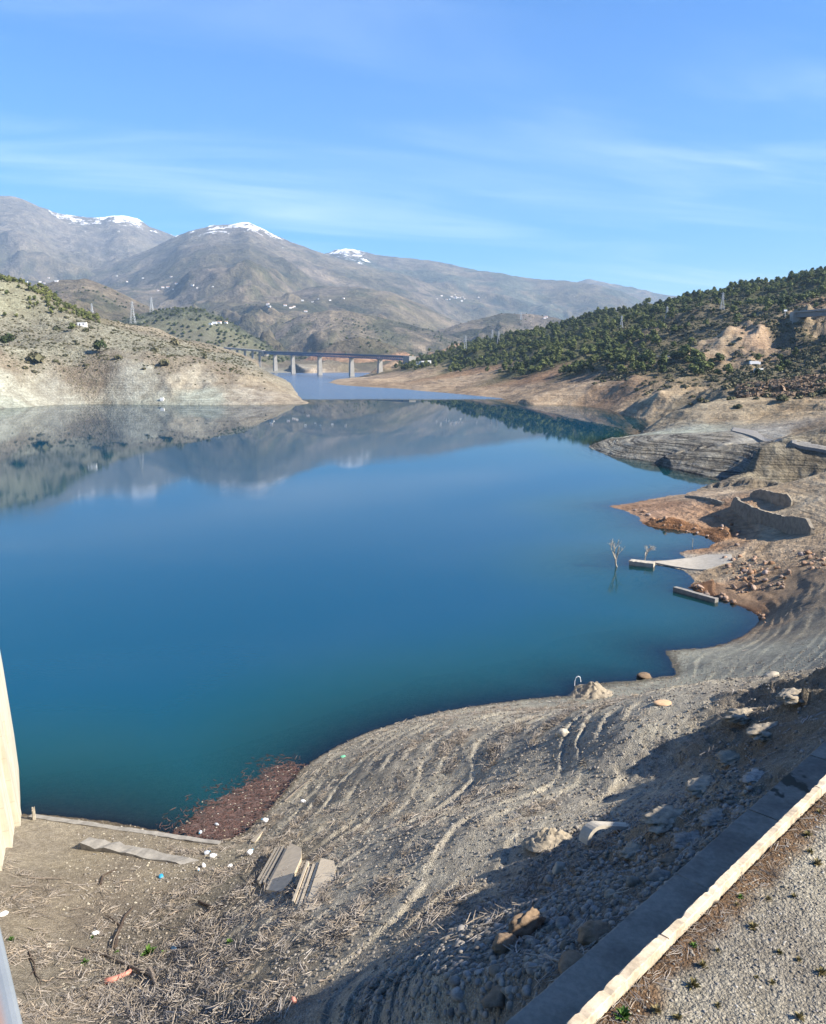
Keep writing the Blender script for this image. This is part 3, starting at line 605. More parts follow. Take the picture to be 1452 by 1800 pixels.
# ------------------------------------------------------------------ scattering helpers
def mats_from(n, ang, scl=None):
    """rotation (align z to normal, spin) -> euler xyz"""
    n = n / np.linalg.norm(n, axis=1, keepdims=True); m = len(n)
    t = np.stack([np.cos(ang), np.sin(ang), np.zeros(m)], 1); t = t - n * (t * n).sum(1, keepdims=True); t /= np.linalg.norm(t, axis=1, keepdims=True)
    b = np.cross(n, t)
    return np.stack([np.arctan2(b[:, 2], n[:, 2]), -np.arcsin(np.clip(t[:, 2], -1, 1)), np.arctan2(t[:, 1], t[:, 0])], 1)
def normals(x, y, e=.25):
    z0 = zat(x, y); zx = zat(x + e, y); zy = zat(x, y + e)
    return z0, np.stack([-(zx - z0) / e, -(zy - z0) / e, np.ones_like(z0)], 1)
def scatter(name, src, pos, rot, scl, label, cat=None, group=None):
    """one 'stuff' object that repeats the mesh of a real object over many points"""
    me = bpy.data.meshes.new(name); me.vertices.add(len(pos)); me.vertices.foreach_set('co', np.asarray(pos, np.float32).ravel())
    a = me.attributes.new('rot', 'FLOAT_VECTOR', 'POINT'); a.data.foreach_set('vector', np.asarray(rot, np.float32).ravel())
    a = me.attributes.new('scl', 'FLOAT_VECTOR', 'POINT'); a.data.foreach_set('vector', np.asarray(scl, np.float32).ravel()); me.update()
    o = link(name, me, label=label, cat=cat, kind='stuff')
    g = bpy.data.node_groups.new(name, 'GeometryNodeTree')
    g.interface.new_socket('Geometry', in_out='INPUT', socket_type='NodeSocketGeometry'); g.interface.new_socket('Geometry', in_out='OUTPUT', socket_type='NodeSocketGeometry')
    n = g.nodes; l = g.links; i = n.new('NodeGroupInput'); ou = n.new('NodeGroupOutput')
    mp = n.new('GeometryNodeMeshToPoints'); iop = n.new('GeometryNodeInstanceOnPoints'); oi = n.new('GeometryNodeObjectInfo'); oi.inputs['Object'].default_value = src; oi.transform_space = 'ORIGINAL'
    try: oi.inputs['As Instance'].default_value = True
    except Exception: pass
    def att(nm):
        q = n.new('GeometryNodeInputNamedAttribute'); q.data_type = 'FLOAT_VECTOR'; q.inputs[0].default_value = nm; return q.outputs[0]
    l.new(i.outputs[0], mp.inputs[0]); l.new(mp.outputs[0], iop.inputs['Points']); l.new(oi.outputs['Geometry'], iop.inputs['Instance'])
    e2 = n.new('FunctionNodeEulerToRotation'); l.new(att('rot'), e2.inputs[0]); l.new(e2.outputs[0], iop.inputs['Rotation']); l.new(att('scl'), iop.inputs['Scale'])
    l.new(iop.outputs[0], ou.inputs[0])
    md = o.modifiers.new('scatter', 'NODES'); md.node_group = g
    return o

def leafball(lobes, nper, size, seed, flat=.8, up=.35):
    """crown: many small tilted leaf clumps spread through several lobes"""
    r_ = np.random.default_rng(seed); V = []; 
    for (cx, cy, cz, rx, rz) in lobes:
        d = r_.normal(size=(nper, 3)); d /= np.linalg.norm(d, axis=1, keepdims=True); rad = r_.uniform(.45, 1.05, nper) ** .6
        p = d * rad[:, None] * np.array([rx, rx, rz]) + np.array([cx, cy, cz])
        nn = d + r_.normal(size=(nper, 3)) * .55 + np.array([0, 0, up]); nn /= np.linalg.norm(nn, axis=1, keepdims=True)
        t = np.cross(nn, r_.normal(size=(nper, 3))); t /= np.linalg.norm(t, axis=1, keepdims=True); b = np.cross(nn, t)
        s = (size * r_.uniform(.55, 1.3, nper))[:, None]
        V.append(np.stack([p - t * s - b * s * .6, p + t * s * .8 - b * s * .7, p + t * s + b * s * .6 + nn * s * .2, p - t * s * .7 + b * s * .8], 1))
    V = np.concatenate(V).reshape(-1, 3); return V, np.arange(len(V)).reshape(-1, 4)
def tube(pts, rad, sides=6, cap=True):
    pts = [np.array(p, float) for p in pts]; V = []; Fc = []; n = len(pts); up = np.array([.13, .21, 1.0])
    for i, p in enumerate(pts):
        d = pts[min(i + 1, n - 1)] - pts[max(i - 1, 0)]; d = d / (np.linalg.norm(d) + 1e-9)
        a = np.cross(d, up if abs(d[2]) < .95 else np.array([1., 0, 0])); a /= np.linalg.norm(a); b = np.cross(d, a)
        r = rad[i] if hasattr(rad, '__len__') else rad
        for k in range(sides):
            t = 2 * pi * k / sides; V.append(p + (a * cos(t) + b * sin(t)) * r)
    for i in range(n - 1):
        for k in range(sides):
            k2 = (k + 1) % sides; Fc.append((i * sides + k, i * sides + k2, (i + 1) * sides + k2, (i + 1) * sides + k))
    if cap: Fc.append(tuple(range(sides))[::-1]); Fc.append(tuple((n - 1) * sides + k for k in range(sides)))
    return V, Fc
def join(parts):
    V = []; Fc = []
    for v, f in parts:
        o = len(V); V.extend([tuple(map(float, q)) for q in v]); Fc.extend([tuple(int(i) + o for i in g) for g in f])
    return V, Fc
def box(cx, cy, cz, sx, sy, sz):
    V = [(cx + sx * i / 2, cy + sy * j / 2, cz + sz * k / 2) for k in (-1, 1) for j in (-1, 1) for i in (-1, 1)]
    return V, [(0, 2, 3, 1), (4, 5, 7, 6), (0, 1, 5, 4), (2, 6, 7, 3), (0, 4, 6, 2), (1, 3, 7, 5)]
_ico = {}
def ico(level):
    if level in _ico: return _ico[level]
    import bmesh
    bm = bmesh.new(); bmesh.ops.create_icosphere(bm, subdivisions=level, radius=1); V = np.array([v.co[:] for v in bm.verts]); Fc = np.array([[v.index for v in f.verts] for f in bm.faces]); bm.free()
    _ico[level] = (V, Fc); return V, Fc
def rock(seed, level=2, sx=1, sy=.8, sz=.6, rough=.35, facet=True):
    V, Fc = ico(level); r_ = np.random.default_rng(seed); V = V.copy()
    if facet:                                    # cut by a few random planes so that it reads as broken stone
        for k in range(9):
            d = r_.normal(size=3); d /= np.linalg.norm(d); h = r_.uniform(.55, .9); t = V @ d; m = t > h; V[m] -= np.outer(t[m] - h, d) * .9
    n = fbm(V[:, 0] * 3 + seed, V[:, 1] * 3 + V[:, 2] * 2.3, 1.4, 4, .6, seed=seed * 1.7); V *= (1 + rough * n)[:, None]
    return V * np.array([sx, sy, sz]), Fc

# ------------------------------------------------------------------ vegetation
def foliage(name, a, b, per=.3):
    t = NT(name); oi = t.n.new('ShaderNodeObjectInfo'); n = t.noise(.9, 3, .6); n2 = t.noise(.02, 3, .5)
    f = t.math('ADD', t.math('MULTIPLY', n, .5), t.math('ADD', t.math('MULTIPLY', n2, .25), t.math('MULTIPLY', oi.outputs['Random'], .42)))
    return t.done(t.mix(t.rng(f, .3, .8), a, b), .75, None, .15)
M_pine = foliage('pine_needles', (.035, .052, .018), (.14, .16, .05))
M_pine2 = foliage('young_pine_needles', (.09, .11, .035), (.19, .20, .065))  # yellow-green needles of the young pines
M_bush = foliage('scrub_leaves', (.06, .065, .03), (.14, .125, .07))
M_dry = foliage('dry_scrub', (.15, .105, .065), (.24, .17, .11))
M_bark = simple('pine_bark', (.16, .12, .09), .3, 3, .9)
def pine(seed, h=10., w=3.4, mat=None):
    r_ = random.Random(seed); lobes = []
    nl = 7
    for k in range(nl):
        f = k / (nl - 1); z = h * (.40 + .40 * f); rr = w * (1.05 - .60 * abs(f - .45)) * r_.uniform(.7, 1.0); a = r_.uniform(0, 6.28); off = rr * .55 * (1 - f * .7)
        lobes.append((cos(a) * off, sin(a) * off, z, rr * .72, h * .16))
    V, Fc = leafball(lobes, 42, .62, seed)
    V[:, :2] *= 1.25; V[:, 2] = V[:, 2] * .84; return new_mesh('crown', V, Fc, mat or M_pine)
pine_crowns = [pine(k, 10 + (k % 3), 3.3 + .4 * (k % 2)) for k in range(5)]
young_crowns = [pine(20 + k, 9, 2.6, M_pine2) for k in range(3)]
v, f = join([tube([(0, 0, -1), (.1, 0, 2), (.05, .1, 5), (0, 0, 8)], [.28, .22, .15, .06], 6), tube([(.1, 0, 2.6), (1.2, .5, 4.0)], [.1, .05], 4), tube([(.05, 0, 3.6), (-1.1, .6, 5.2)], [.1, .04], 4)])
trunk_me = new_mesh('trunk', v, f, M_bark)
def place_tree(name, p, crown, s, label, cat, group=None, trunk=True, rz=None):
    t = bpy.data.objects.new(name, None); COL.objects.link(t); t.location = tuple(map(float, p)); t.scale = (s, s, s * random.uniform(.85, 1.15)); t.rotation_euler = (0, 0, random.uniform(0, 6.28) if rz is None else rz)
    tag(t, label, cat, group); c = bpy.data.objects.new('crown', crown); COL.objects.link(c); c.parent = t
    if trunk: k = bpy.data.objects.new('trunk', trunk_me); COL.objects.link(k); k.parent = t
    return t, c

# sample points over the hills in proportion to ground area
def sample_polar(n, u0, u1, r0, r1):
    th = rng.uniform(math.atan((u0 - 726) / F / 1.0), math.atan((u1 - 726) / F / 1.0), n); r = np.sqrt(rng.uniform(r0 ** 2, r1 ** 2, n)); return r * np.sin(th), r * np.cos(th)
x, y = sample_polar(42000, 640, 1560, 650, 2400)
z, zn, kd, sdv = terrain(x, y)
fo = zn[..., 6] * (.7 + 1.9 * fbm(x, y, 75, 3, seed=77.))
ok = (rng.random(len(x)) < np.clip(fo, 0, 1) * .50) & (sdv > 60) & (z > 17)
px_, py_, pz_ = x[ok], y[ok], z[ok]; rr_ = np.hypot(px_, py_)
# visibility: keep the 240 nearest that the camera can see as individual trees
def seen(x, y, z, up=7., n=60):
    res = np.ones(len(x), bool)
    t = np.linspace(.12, .985, n)
    X = x[:, None] * t; Y = y[:, None] * t; Zl = H + (z + up - H)[:, None] * t
    ztt = zat(X.ravel(), Y.ravel(), False).reshape(X.shape); return ~((ztt > Zl).any(1))
order = np.argsort(rr_); cand = order[:900]; vis = seen(px_[cand], py_[cand], pz_[cand]); first = cand[vis][:240]; mask = np.zeros(len(px_), bool); mask[first] = True
src_pines = []
for j, i in enumerate(first):
    t, c = place_tree('pine_tree', (px_[i], py_[i], pz_[i] - .4), pine_crowns[j % 5], random.uniform(.75, 1.4), 'dark green pine among the lower ranks of the wood on the right-hand hill', 'pine tree', 'pines at the foot of the wooded hill')
    if j < 5: src_pines.append(c)
rest = np.where(~mask)[0]; print('forest', len(rest))
for k in range(5):
    sel = rest[k::5]; m = len(sel)
    scl = .45 + .85 * rng.random(m)
    scatter('pine_forest', src_pines[k], np.stack([px_[sel], py_[sel], pz_[sel] - .4], 1), np.stack([np.zeros(m), np.zeros(m), rng.uniform(0, 6.28, m)], 1), np.stack([scl, scl, scl * rng.uniform(.85, 1.2, m)], 1), 'dark green pine wood covering the hill on the right')
# hillside of young pines at the far left
x, y = sample_polar(5200, -60, 190, 930, 1120); z, zn, kd, sdv = terrain(x, y)
ok = (rng.random(len(x)) < np.clip(zn[..., 6], 0, 1) ** 1.3 * .30); vis = seen(x[ok], y[ok], z[ok]); xs, ys, zs = x[ok][vis], y[ok][vis], z[ok][vis]
for i in range(min(260, len(xs))):
    place_tree('young_pine', (xs[i], ys[i], zs[i] - .3), young_crowns[i % 3], random.uniform(.55, .95), 'yellow-green young pine on the slope above the bare left bank', 'pine tree', 'young pines on the left hillside')
# bushes
def bush_mesh(seed, mat, n=26, size=.30, h=.7):
    r_ = random.Random(seed); V, Fc = leafball([(r_.uniform(-.4, .4), r_.uniform(-.4, .4), h * r_.uniform(.35, .7), .62, h * .5) for k in range(4)], n, size, seed); return new_mesh('bush', V, Fc, mat)
def lone(u, v, crown, s, label, cat, name='pine_tree', trunk=True):
    p = hit(u, v, 300, 3000, 1500)
    if p is None: return
    return place_tree(name, (p[0], p[1], p[2] - .3), crown, s, label, cat, None, trunk)
lone(8, 609, pine_crowns[0], 1.05, 'pine tree at the left edge of the scrubby left bank, left one of a pair', 'pine tree')
lone(17, 608, pine_crowns[1], 1.25, 'pine tree right of its twin near the left edge of the scrubby bank', 'pine tree')
lone(127, 584, pine_crowns[2], 1.1, 'rounded green pine just below the small white building', 'pine tree')
lone(176, 621, pine_crowns[3], 1.5, 'tall green tree standing alone in the middle of the scrubby left bank', 'tree')
B1 = [bush_mesh(50 + k, M_bush) for k in range(3)]; B2 = [bush_mesh(60 + k, M_dry) for k in range(2)]
for (u, v, s, lab) in ((69, 637, 9, 'wide dark bush just above the bare bank, below the lone tree to its left'), (286, 643, 6, 'round dark bush at the lower edge of the scrub above the bare bank'), (310, 607, 6.5, 'round dark bush near the crest at the right of the left bank'),
                       (150, 583, 4, 'small dark bush beneath the white building'), (102, 580, 4.5, 'dark bush left of the pine below the white building'), (205, 631, 4.5, 'dark bush right of the tall lone tree'), (272, 618, 4.5, 'dark bush halfway down the bank beside pale ruins')):
    lone(u, v, B1[0], s, lab, 'bush', 'bush', False)
srcb = lone(60, 655, B1[1], 3, 'low grey-green bush on the bare bank at far left', 'bush', 'bush', False)[1]
srcd = lone(1370, 690, B2[0], 6, 'reddish dry bush on the bench at right', 'bush', 'bush', False)[1]
x, y = sample_polar(16000, -80, 470, 735, 1200); z, zn, kd, sdv = terrain(x, y)
ok = (rng.random(len(x)) < zn[..., 5] * .60 * (.7 + fbm(x, y, 30, 3, seed=5.))) & (sdv > 30); m = ok.sum(); sc = rng.uniform(.4, 1.5, m) * (1 + (rng.random(m) > .95) * .9)
scatter('scrub_vegetation', srcb, np.stack([x[ok], y[ok], z[ok] - .1], 1), np.stack([np.zeros(m), np.zeros(m), rng.uniform(0, 6, m)], 1), np.stack([sc, sc, sc * rng.uniform(.6, 1.1, m)], 1), 'dry scrub dotted over the left bank')
x, y = sample_polar(26000, 1040, 1560, 450, 1300); z, zn, kd, sdv = terrain(x, y)
ok = (rng.random(len(x)) < zn[..., 5] * .55 * (.7 + fbm(x, y, 30, 3, seed=5.))) & (sdv > 25); m = ok.sum(); sc = rng.uniform(.8, 3.0, m)
scatter('scrub_vegetation', srcb, np.stack([x[ok], y[ok], z[ok] - .1], 1), np.stack([np.zeros(m), np.zeros(m), rng.uniform(0, 6, m)], 1), np.stack([sc, sc, sc * rng.uniform(.6, 1.1, m)], 1), 'scrub dotted over the slopes at right')
x, y = sample_polar(2600, 1290, 1450, 490, 590); z, zn, kd, sdv = terrain(x, y); ok = rng.random(len(x)) < .35 * (fbm(x, y, 30, 2, seed=15.) > -.1); m = ok.sum(); sc = rng.uniform(1.2, 3.4, m)
scatter('dry_scrub', srcd, np.stack([x[ok], y[ok], z[ok] - .1], 1), np.stack([np.zeros(m), np.zeros(m), rng.uniform(0, 6, m)], 1), np.stack([sc, sc, sc * .9], 1), 'reddish dry brush on the bench above the tan mound')
# olive groves and dark trees on the low hills beyond the bridge
x, y = sample_polar(26000, 60, 1000, 2300, 5200); z, zn, kd, sdv = terrain(x, y); g = fbm(x, y, 300, 3, seed=52.)
ok = (rng.random(len(x)) < np.where(kd == 5, .75, np.clip(g * 1.2 + .05, .03, .8) * .45)) & (kd >= 0); m = ok.sum(); sc = rng.uniform(.7, 1.5, m)
scatter('far_trees', src_pines[0], np.stack([x[ok], y[ok], z[ok] - .5], 1), np.stack([np.zeros(m), np.zeros(m), rng.uniform(0, 6, m)], 1), np.stack([sc, sc, sc * .8], 1), 'dark trees and olive groves on the low hills beyond the bridge')

# ------------------------------------------------------------------ retaining wall, slab path, gravel platform
M_cap = simple('cream_concrete', (.36, .29, .20), .22, 1.5, .9, .5, .03, second=(.46, .38, .27))
M_conc = simple('weathered_concrete', (0.211, 0.198, 0.174), .22, 1.6, .9, .4, .03)
M_pale = simple('pale_concrete', (0.354, 0.320, 0.258), .16, 1.4, .9, .35, .03)
def slab_material():
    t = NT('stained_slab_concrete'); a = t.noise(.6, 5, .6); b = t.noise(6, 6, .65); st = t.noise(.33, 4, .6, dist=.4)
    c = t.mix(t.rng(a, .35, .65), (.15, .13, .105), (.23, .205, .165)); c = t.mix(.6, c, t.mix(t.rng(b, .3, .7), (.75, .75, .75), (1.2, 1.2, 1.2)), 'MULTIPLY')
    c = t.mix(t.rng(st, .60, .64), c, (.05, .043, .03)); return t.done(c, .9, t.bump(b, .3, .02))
M_slab = slab_material()
def frame(s, n, z):                                   # wall coordinates -> world
    return WA[0] + WD[0] * s + WNR[0] * n, WA[1] + WD[1] * s + WNR[1] * n, z
def strip(name, s0, s1, ds, prof, mat, parent, jit=.0, seed=1):
    """a long strip with profile [(n, z)...] along the wall line, slightly uneven arrises"""
    r_ = np.random.default_rng(seed); ss = np.arange(s0, s1 + ds * .5, ds); V = []; k = len(prof)
    for s in ss:
        chip_ = (r_.random() < .16) * r_.uniform(.01, .045) * (jit > 0)
        for (n_, z_) in prof: V.append(frame(s + r_.normal() * jit * 2, n_ + r_.normal() * jit - chip_ * .5 * np.sign(n_) * (z_ > ZW - .06), z_ + (r_.normal() * jit if z_ > ZS - 1 else 0) - chip_ * (z_ > ZW - .06)))
    q = []
    for i in range(len(ss) - 1):
        for j in range(k): j2 = (j + 1) % k; q.append((i * k + j, (i + 1) * k + j, (i + 1) * k + j2, i * k + j2))
    q.append(tuple(range(k))); q.append(tuple((len(ss) - 1) * k + j for j in range(k))[::-1])
    return link(name, new_mesh(name, V, q, mat), parent)
wall = bpy.data.objects.new('retaining_wall', None); COL.objects.link(wall); tag(wall, 'long cream concrete wall running diagonally between the gravel yard and the shaded path', 'wall')
# poured in lengths with joints; the near length stands a little higher and is broken at its end
for i, (a, b, dz, dn) in enumerate([(-9, 2.9, .03, .02), (2.94, 12, 0, 0), (12.03, 22, .01, .01), (22.03, 34, -.01, 0), (34.03, 50, 0, .01), (50.03, 74, 0, 0)]):
    strip('wall_length', a, b, .12 if i < 3 else .3, [(-.17 - dn, ZS - 1.0), (-.14 - dn, ZW - .03 + dz), (-.115 - dn, ZW + dz), (.045 + dn, ZW + dz - .01), (.065 + dn, ZW - .03 + dz), (.10 + dn, ZP - .5)], M_cap, wall, .006, i + 3)
path = bpy.data.objects.new('concrete_path', None); COL.objects.link(path); tag(path, 'stained grey concrete slab path in the shade below the cream wall', 'path')
for i, (a, b) in enumerate([(-9, -1.2), (-1.18, 3.6), (3.63, 9.2), (9.23, 14.4), (14.43, 20.), (20.03, 27), (27.03, 35), (35.03, 50), (50.03, 73)]):
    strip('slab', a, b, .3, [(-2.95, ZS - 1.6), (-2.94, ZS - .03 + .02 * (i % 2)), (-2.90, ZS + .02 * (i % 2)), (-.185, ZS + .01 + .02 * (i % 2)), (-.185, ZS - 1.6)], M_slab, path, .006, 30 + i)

# ------------------------------------------------------------------ dam face at the left edge
def dam_material():
    t = NT('dam_concrete'); v = t.noise(1.0, 5, .6, t.mapv((1.3, 1.3, .05))); b = t.noise(.5, 5, .6); f_ = t.noise(7, 5, .6)
    c = t.mix(t.rng(v, .35, .68), (.38, .35, .27), (.50, .46, .37)); c = t.mix(.5, c, t.mix(t.rng(b, .3, .7), (.86, .84, .8), (1.1, 1.1, 1.1)), 'MULTIPLY')
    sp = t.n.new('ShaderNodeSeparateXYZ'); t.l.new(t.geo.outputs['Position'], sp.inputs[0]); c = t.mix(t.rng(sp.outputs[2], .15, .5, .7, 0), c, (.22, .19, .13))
    jz = t.math('ABSOLUTE', t.math('SUBTRACT', t.math('FRACT', t.math('MULTIPLY', sp.outputs[2], .5)), .5)); c = t.mix(t.rng(jz, .012, .03, .35, 0), c, (.25, .21, .15))
    return t.done(c, .88, t.bump(f_, .25, .02))
M_dam = dam_material()
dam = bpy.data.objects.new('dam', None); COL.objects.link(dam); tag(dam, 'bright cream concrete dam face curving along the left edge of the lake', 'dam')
wl = [atz(u, v) for u, v in ((46, 1431), (45, 1400), (42, 1350), (33, 1290), (20, 1225), (9, 1180), (-2, 1138), (-24, 1090), (-60, 1030), (-110, 960), (-190, 880))]
wl = np.array(wl)[:, :2]
def face_block(pts, zb, zt, name, back=9.0, batter=.11):
    pts = np.array(pts); V = []; n = len(pts)
    for i in range(n):
        d = pts[min(i + 1, n - 1)] - pts[max(i - 1, 0)]; d /= np.linalg.norm(d); nrm = np.array([-d[1], d[0]])   # away from the water
        if nrm[0] > 0: nrm = -nrm
        for k, z in enumerate((zb, zb + (zt - zb) * .33, zb + (zt - zb) * .66, zt)):
            q = pts[i] + nrm * batter * max(0, z); V.append((q[0], q[1], z))
        q = pts[i] + nrm * back; V.append((q[0], q[1], zt)); V.append((q[0], q[1], zb))
    fc = [(i * 6 + j, i * 6 + (j + 1) % 6, (i + 1) * 6 + (j + 1) % 6, (i + 1) * 6 + j) for i in range(n - 1) for j in range(6)]
    fc.append(tuple(range(6))[::-1]); fc.append(tuple((n - 1) * 6 + j for j in range(6))); return link(name, new_mesh(name, V, fc, M_dam), dam)
fine = []
for i in range(len(wl) - 1):
    for t in np.linspace(0, 1, 4, endpoint=False): fine.append(wl[i] * (1 - t) + wl[i + 1] * t)
fine.append(wl[-1])
for a in range(0, len(fine) - 1, 5): face_block([p for p in fine[a:a + 6]], -8, 41.5, 'wall_bay')
_d0 = np.array([.42, -.9])
for (ua, va, za, ub, vb, zb_) in ((44, 1432, -.1, 43.5, 1455, .4), (34, 1456, .4, 32, 1497, 1.0), (21, 1498, 1.0, 18, 1546, 1.8), (3, 1548, 1.8, -3, 1615, 3.0), (-18, 1617, 3.0, -30, 1700, 5.0)):
    a = atz(ua, va, za); b = atz(ub, vb, zb_); face_block([b[:2], a[:2]], -3, 41.5, 'foundation_step', 8, .11)

# ------------------------------------------------------------------ guard rail of the viewpoint, just left of the camera
M_steel = NT('galvanised_steel')
def steel_rust():
    t = M_steel; tx = t.n.new('ShaderNodeTexCoord'); n_ = t.noise(3, 4, .6, t.mapv((1, .15, 1), tx.outputs['Object'])); n2 = t.noise(22, 4, .6, tx.outputs['Object'])
    sp = t.n.new('ShaderNodeSeparateXYZ'); t.l.new(tx.outputs['Object'], sp.inputs[0])
    st = t.math('MULTIPLY', t.rng(t.math('ABSOLUTE', t.math('ADD', sp.outputs[0], -.016)), .012, .004), t.rng(n_, .35, .6)); c = t.mix(st, t.mix(n2, (.16, .18, .19), (.24, .26, .27)), (.36, .15, .06))
    return t.done(c, t.rng(n_, .3, .7, .5, .7), t.bump(n2, .15, .005), .4, .1)
steel_rust(); M_steel = M_steel.m
rail = bpy.data.objects.new('guard_rail', None); COL.objects.link(rail); tag(rail, 'grey steel guard rail with rust streaks at the bottom left corner of the view', 'railing')
ra = atz(-52, 1800, 39.42); rd = np.array([sin(radians(-33)), cos(radians(-33)), 0]); rail.location = tuple(ra); rail.rotation_euler = (0, 0, radians(33))
v, f = join([box(0, .9, 0, .075, 5.4, .045)]); top = link('top_rail', new_mesh('top_rail', v, f, M_steel), rail)
bv = top.modifiers.new('b', 'BEVEL'); bv.width = .008; bv.segments = 3
v, f = join([tube([(0, -1.8, -.45), (0, 3.6, -.45)], .02, 8)]); link('lower_rail', new_mesh('lower_rail', v, f, M_steel), rail)
for yy in (-1.2, .6, 2.4):
    v, f = join([box(0, yy, -.5, .05, .05, .95)]); link('post', new_mesh('post', v, f, M_steel), rail)
deck = link('viewing_deck', new_mesh('viewing_deck', *join([box(0, 0, 0, 6, 5.2, .5)]), M_conc), None, (.6, -2.1, 38.15), 'grey concrete deck of the viewpoint under the guard rail', 'deck')
link('deck_pier', new_mesh('deck_pier', *join([box(0, -1.6, -16, 3, 1.6, 31.5)]), M_conc), deck, (0, 0, 0))
deck.location = (.6, -2.3, 38.15)

# ------------------------------------------------------------------ loose things on the near shore
M_stone = simple('river_stone', (0.186, 0.164, 0.133), .35, 5, .88, .3, .02, per_object=.35)
M_rockp = simple('pale_boulder', (0.346, 0.310, 0.245), .22, 3.5, .9, .5, .05)
M_clay = simple('dried_clay', (0.248, 0.211, 0.155), .28, 3., .95, .7, .08)
M_brown = simple('brown_clay_lump', (0.168, 0.120, 0.078), .3, 4., .95, .7, .06)
M_wood = simple('driftwood', (0.221, 0.182, 0.143), .35, 8, .9, .4, .01, per_object=.4)
M_dark = simple('dark_wood', (0.066, 0.048, 0.036), .3, 8, .9, .4, .01)
M_straw = simple('dry_reed', (0.252, 0.216, 0.174), .3, 8, .9, .2, .01, per_object=.45)
M_white = simple('white_plastic', (.80, .80, .78), .05, 3, .45, .05, .005, .4)
M_blue = simple('blue_plastic', (.03, .25, .42), .15, 6, .5, .2, .01, .4)
M_navy = simple('dark_blue_cloth', (.03, .07, .12), .2, 6, .8, .3, .01)
M_red = simple('faded_red_plastic', (.52, .20, .14), .12, 6, .6, .2, .01, .4)
M_clear = simple('cloudy_plastic', (.35, .38, .42), .1, 6, .25, .1, .01, .6)
M_green = foliage('weed_leaves', (.04, .09, .015), (.09, .17, .03))
M_tuft = foliage('dry_tuft', (.13, .11, .04), (.21, .17, .08))
M_debris = simple('floating_twigs', (.075, .046, .04), .4, 12, .9, .3, .01, per_object=.6)
def pxm(p): return math.sqrt(p[0] ** 2 + p[1] ** 2 + (p[2] - H) ** 2) / F
def rock_obj(name, u, v, wpx, hfrac, dfrac, mat, label, cat, seed, level=3, sink=.3, rz=0., rough=.3, r0=10, r1=900, group=None, facet=True, tilt=(0, 0)):
    p = hit(u, v, r0, r1, 1500); s = wpx * pxm(p) / 2; V, Fc = rock(seed, level, s, s * dfrac, s * hfrac, rough, facet)
    o = link(name, new_mesh(name, V, Fc, mat, smooth=not facet or level > 3), None, (p[0], p[1], p[2] + s * hfrac * (1 - sink) - s * hfrac * .35), label, cat, group); o.rotation_euler = (tilt[0], tilt[1], rz); return o
rock_obj('boulder', 991, 1294, 22, .95, .8, M_rockp, 'small pale angular boulder standing alone on the gravel slope above the shore', 'boulder', 3)
def mound(name, u, v, w, hf, df, label, seed, pw=1.3, rz=0.):
    p = hit(u, v, 10, 300, 1500); s_ = w * pxm(p) / 2; nr, na = 26, 64; V = []
    for i in range(nr):
        for j in range(na):
            a = 2 * pi * j / na; r = i / (nr - 1.); ed = 1 + .22 * float(fbm(np.array([cos(a) * 2. + seed]), np.array([sin(a) * 2.]), 1.2, 3)[0]); x_ = cos(a) * r * ed; y_ = sin(a) * r * ed * df
            V.append((x_, y_, (1 - r) ** pw))
    V = np.array(V); V[:, 2] = V[:, 2] * hf * (1 + .5 * fbm(V[:, 0] * 4 + seed, V[:, 1] * 4, 2., 3)) + .16 * fbm(V[:, 0] * 9 + seed, V[:, 1] * 9, 1.5, 4, .7) * (V[:, 2] > .02) * np.clip(V[:, 2] * 5, 0, 1) - .06
    V[:, :2] += .03 * np.stack([fbm(V[:, 0] * 14, V[:, 1] * 14, 1.2, 2), fbm(V[:, 0] * 14 + 9, V[:, 1] * 14, 1.2, 2)], 1)
    gx, gy = .5, .5; z0 = zat([p[0], p[0] + gx, p[0]], [p[1], p[1], p[1] + gy]); V *= s_; V[:, 2] += V[:, 0] * (z0[1] - z0[0]) / gx * .7 + V[:, 1] * (z0[2] - z0[0]) / gy * .7
    q = [(i * na + j, (i + 1) * na + j, (i + 1) * na + (j + 1) % na, i * na + (j + 1) % na) for i in range(nr - 1) for j in range(na)]
    return link(name, new_mesh(name, V, np.array(q), M_clay, True), None, p, label, 'mound')
mound('clay_mound', 966, 1482, 92, .62, .75, 'rounded mound of dried clay right where the shadow edge begins beside the curved channel piece', 5, .75)
mound('shore_mound', 1042, 1222, 82, .62, .9, 'cone-shaped mound of pale gravel at the waterline', 7, 1.1)
rock_obj('wet_rock', 1131, 1192, 24, .5, .7, M_brown, 'dark brown rock at the waterline right of the cone-shaped mound', 'rock', 9)
rock_obj('boulder', 1356, 1189, 27, .5, .7, M_rockp, 'flat pale boulder on the grey-green silt of the cove, right side', 'boulder', 11)
rock_obj('clay_lump', 1047, 1650, 58, .6, .8, M_brown, 'round brown clay lump against the edge of the slab path', 'clay lump', 13, 4, .3, .4, .3, facet=False)
rock_obj('clay_lump', 888, 1668, 42, .8, .7, M_brown, 'small brown clay lump at the left end of the arched clay ridge', 'clay lump', 15, 4, .2, .4, .3, facet=False)
rock_obj('clay_lump', 925, 1640, 62, .75, .45, M_brown, 'arched ridge of brown clay on the pebbles in the shade', 'clay lump', 16, 4, .2, .5, .5, facet=False)
rock_obj('flat_rock', 1012, 1700, 75, .30, .7, M_brown, 'flat reddish rock leaning on the path edge below the round clay lump', 'rock', 17, 3, .3, .7, .2)
rock_obj('upright_stone', 982, 1532, 24, 1.1, .5, M_rockp, 'upright pale stone in the shade left of the curved channel piece', 'stone', 19)
rock_obj('flat_rock', 1160, 1545, 46, .35, .7, M_stone, 'flat grey rock against the edge of the slab path in the shade', 'rock', 21)
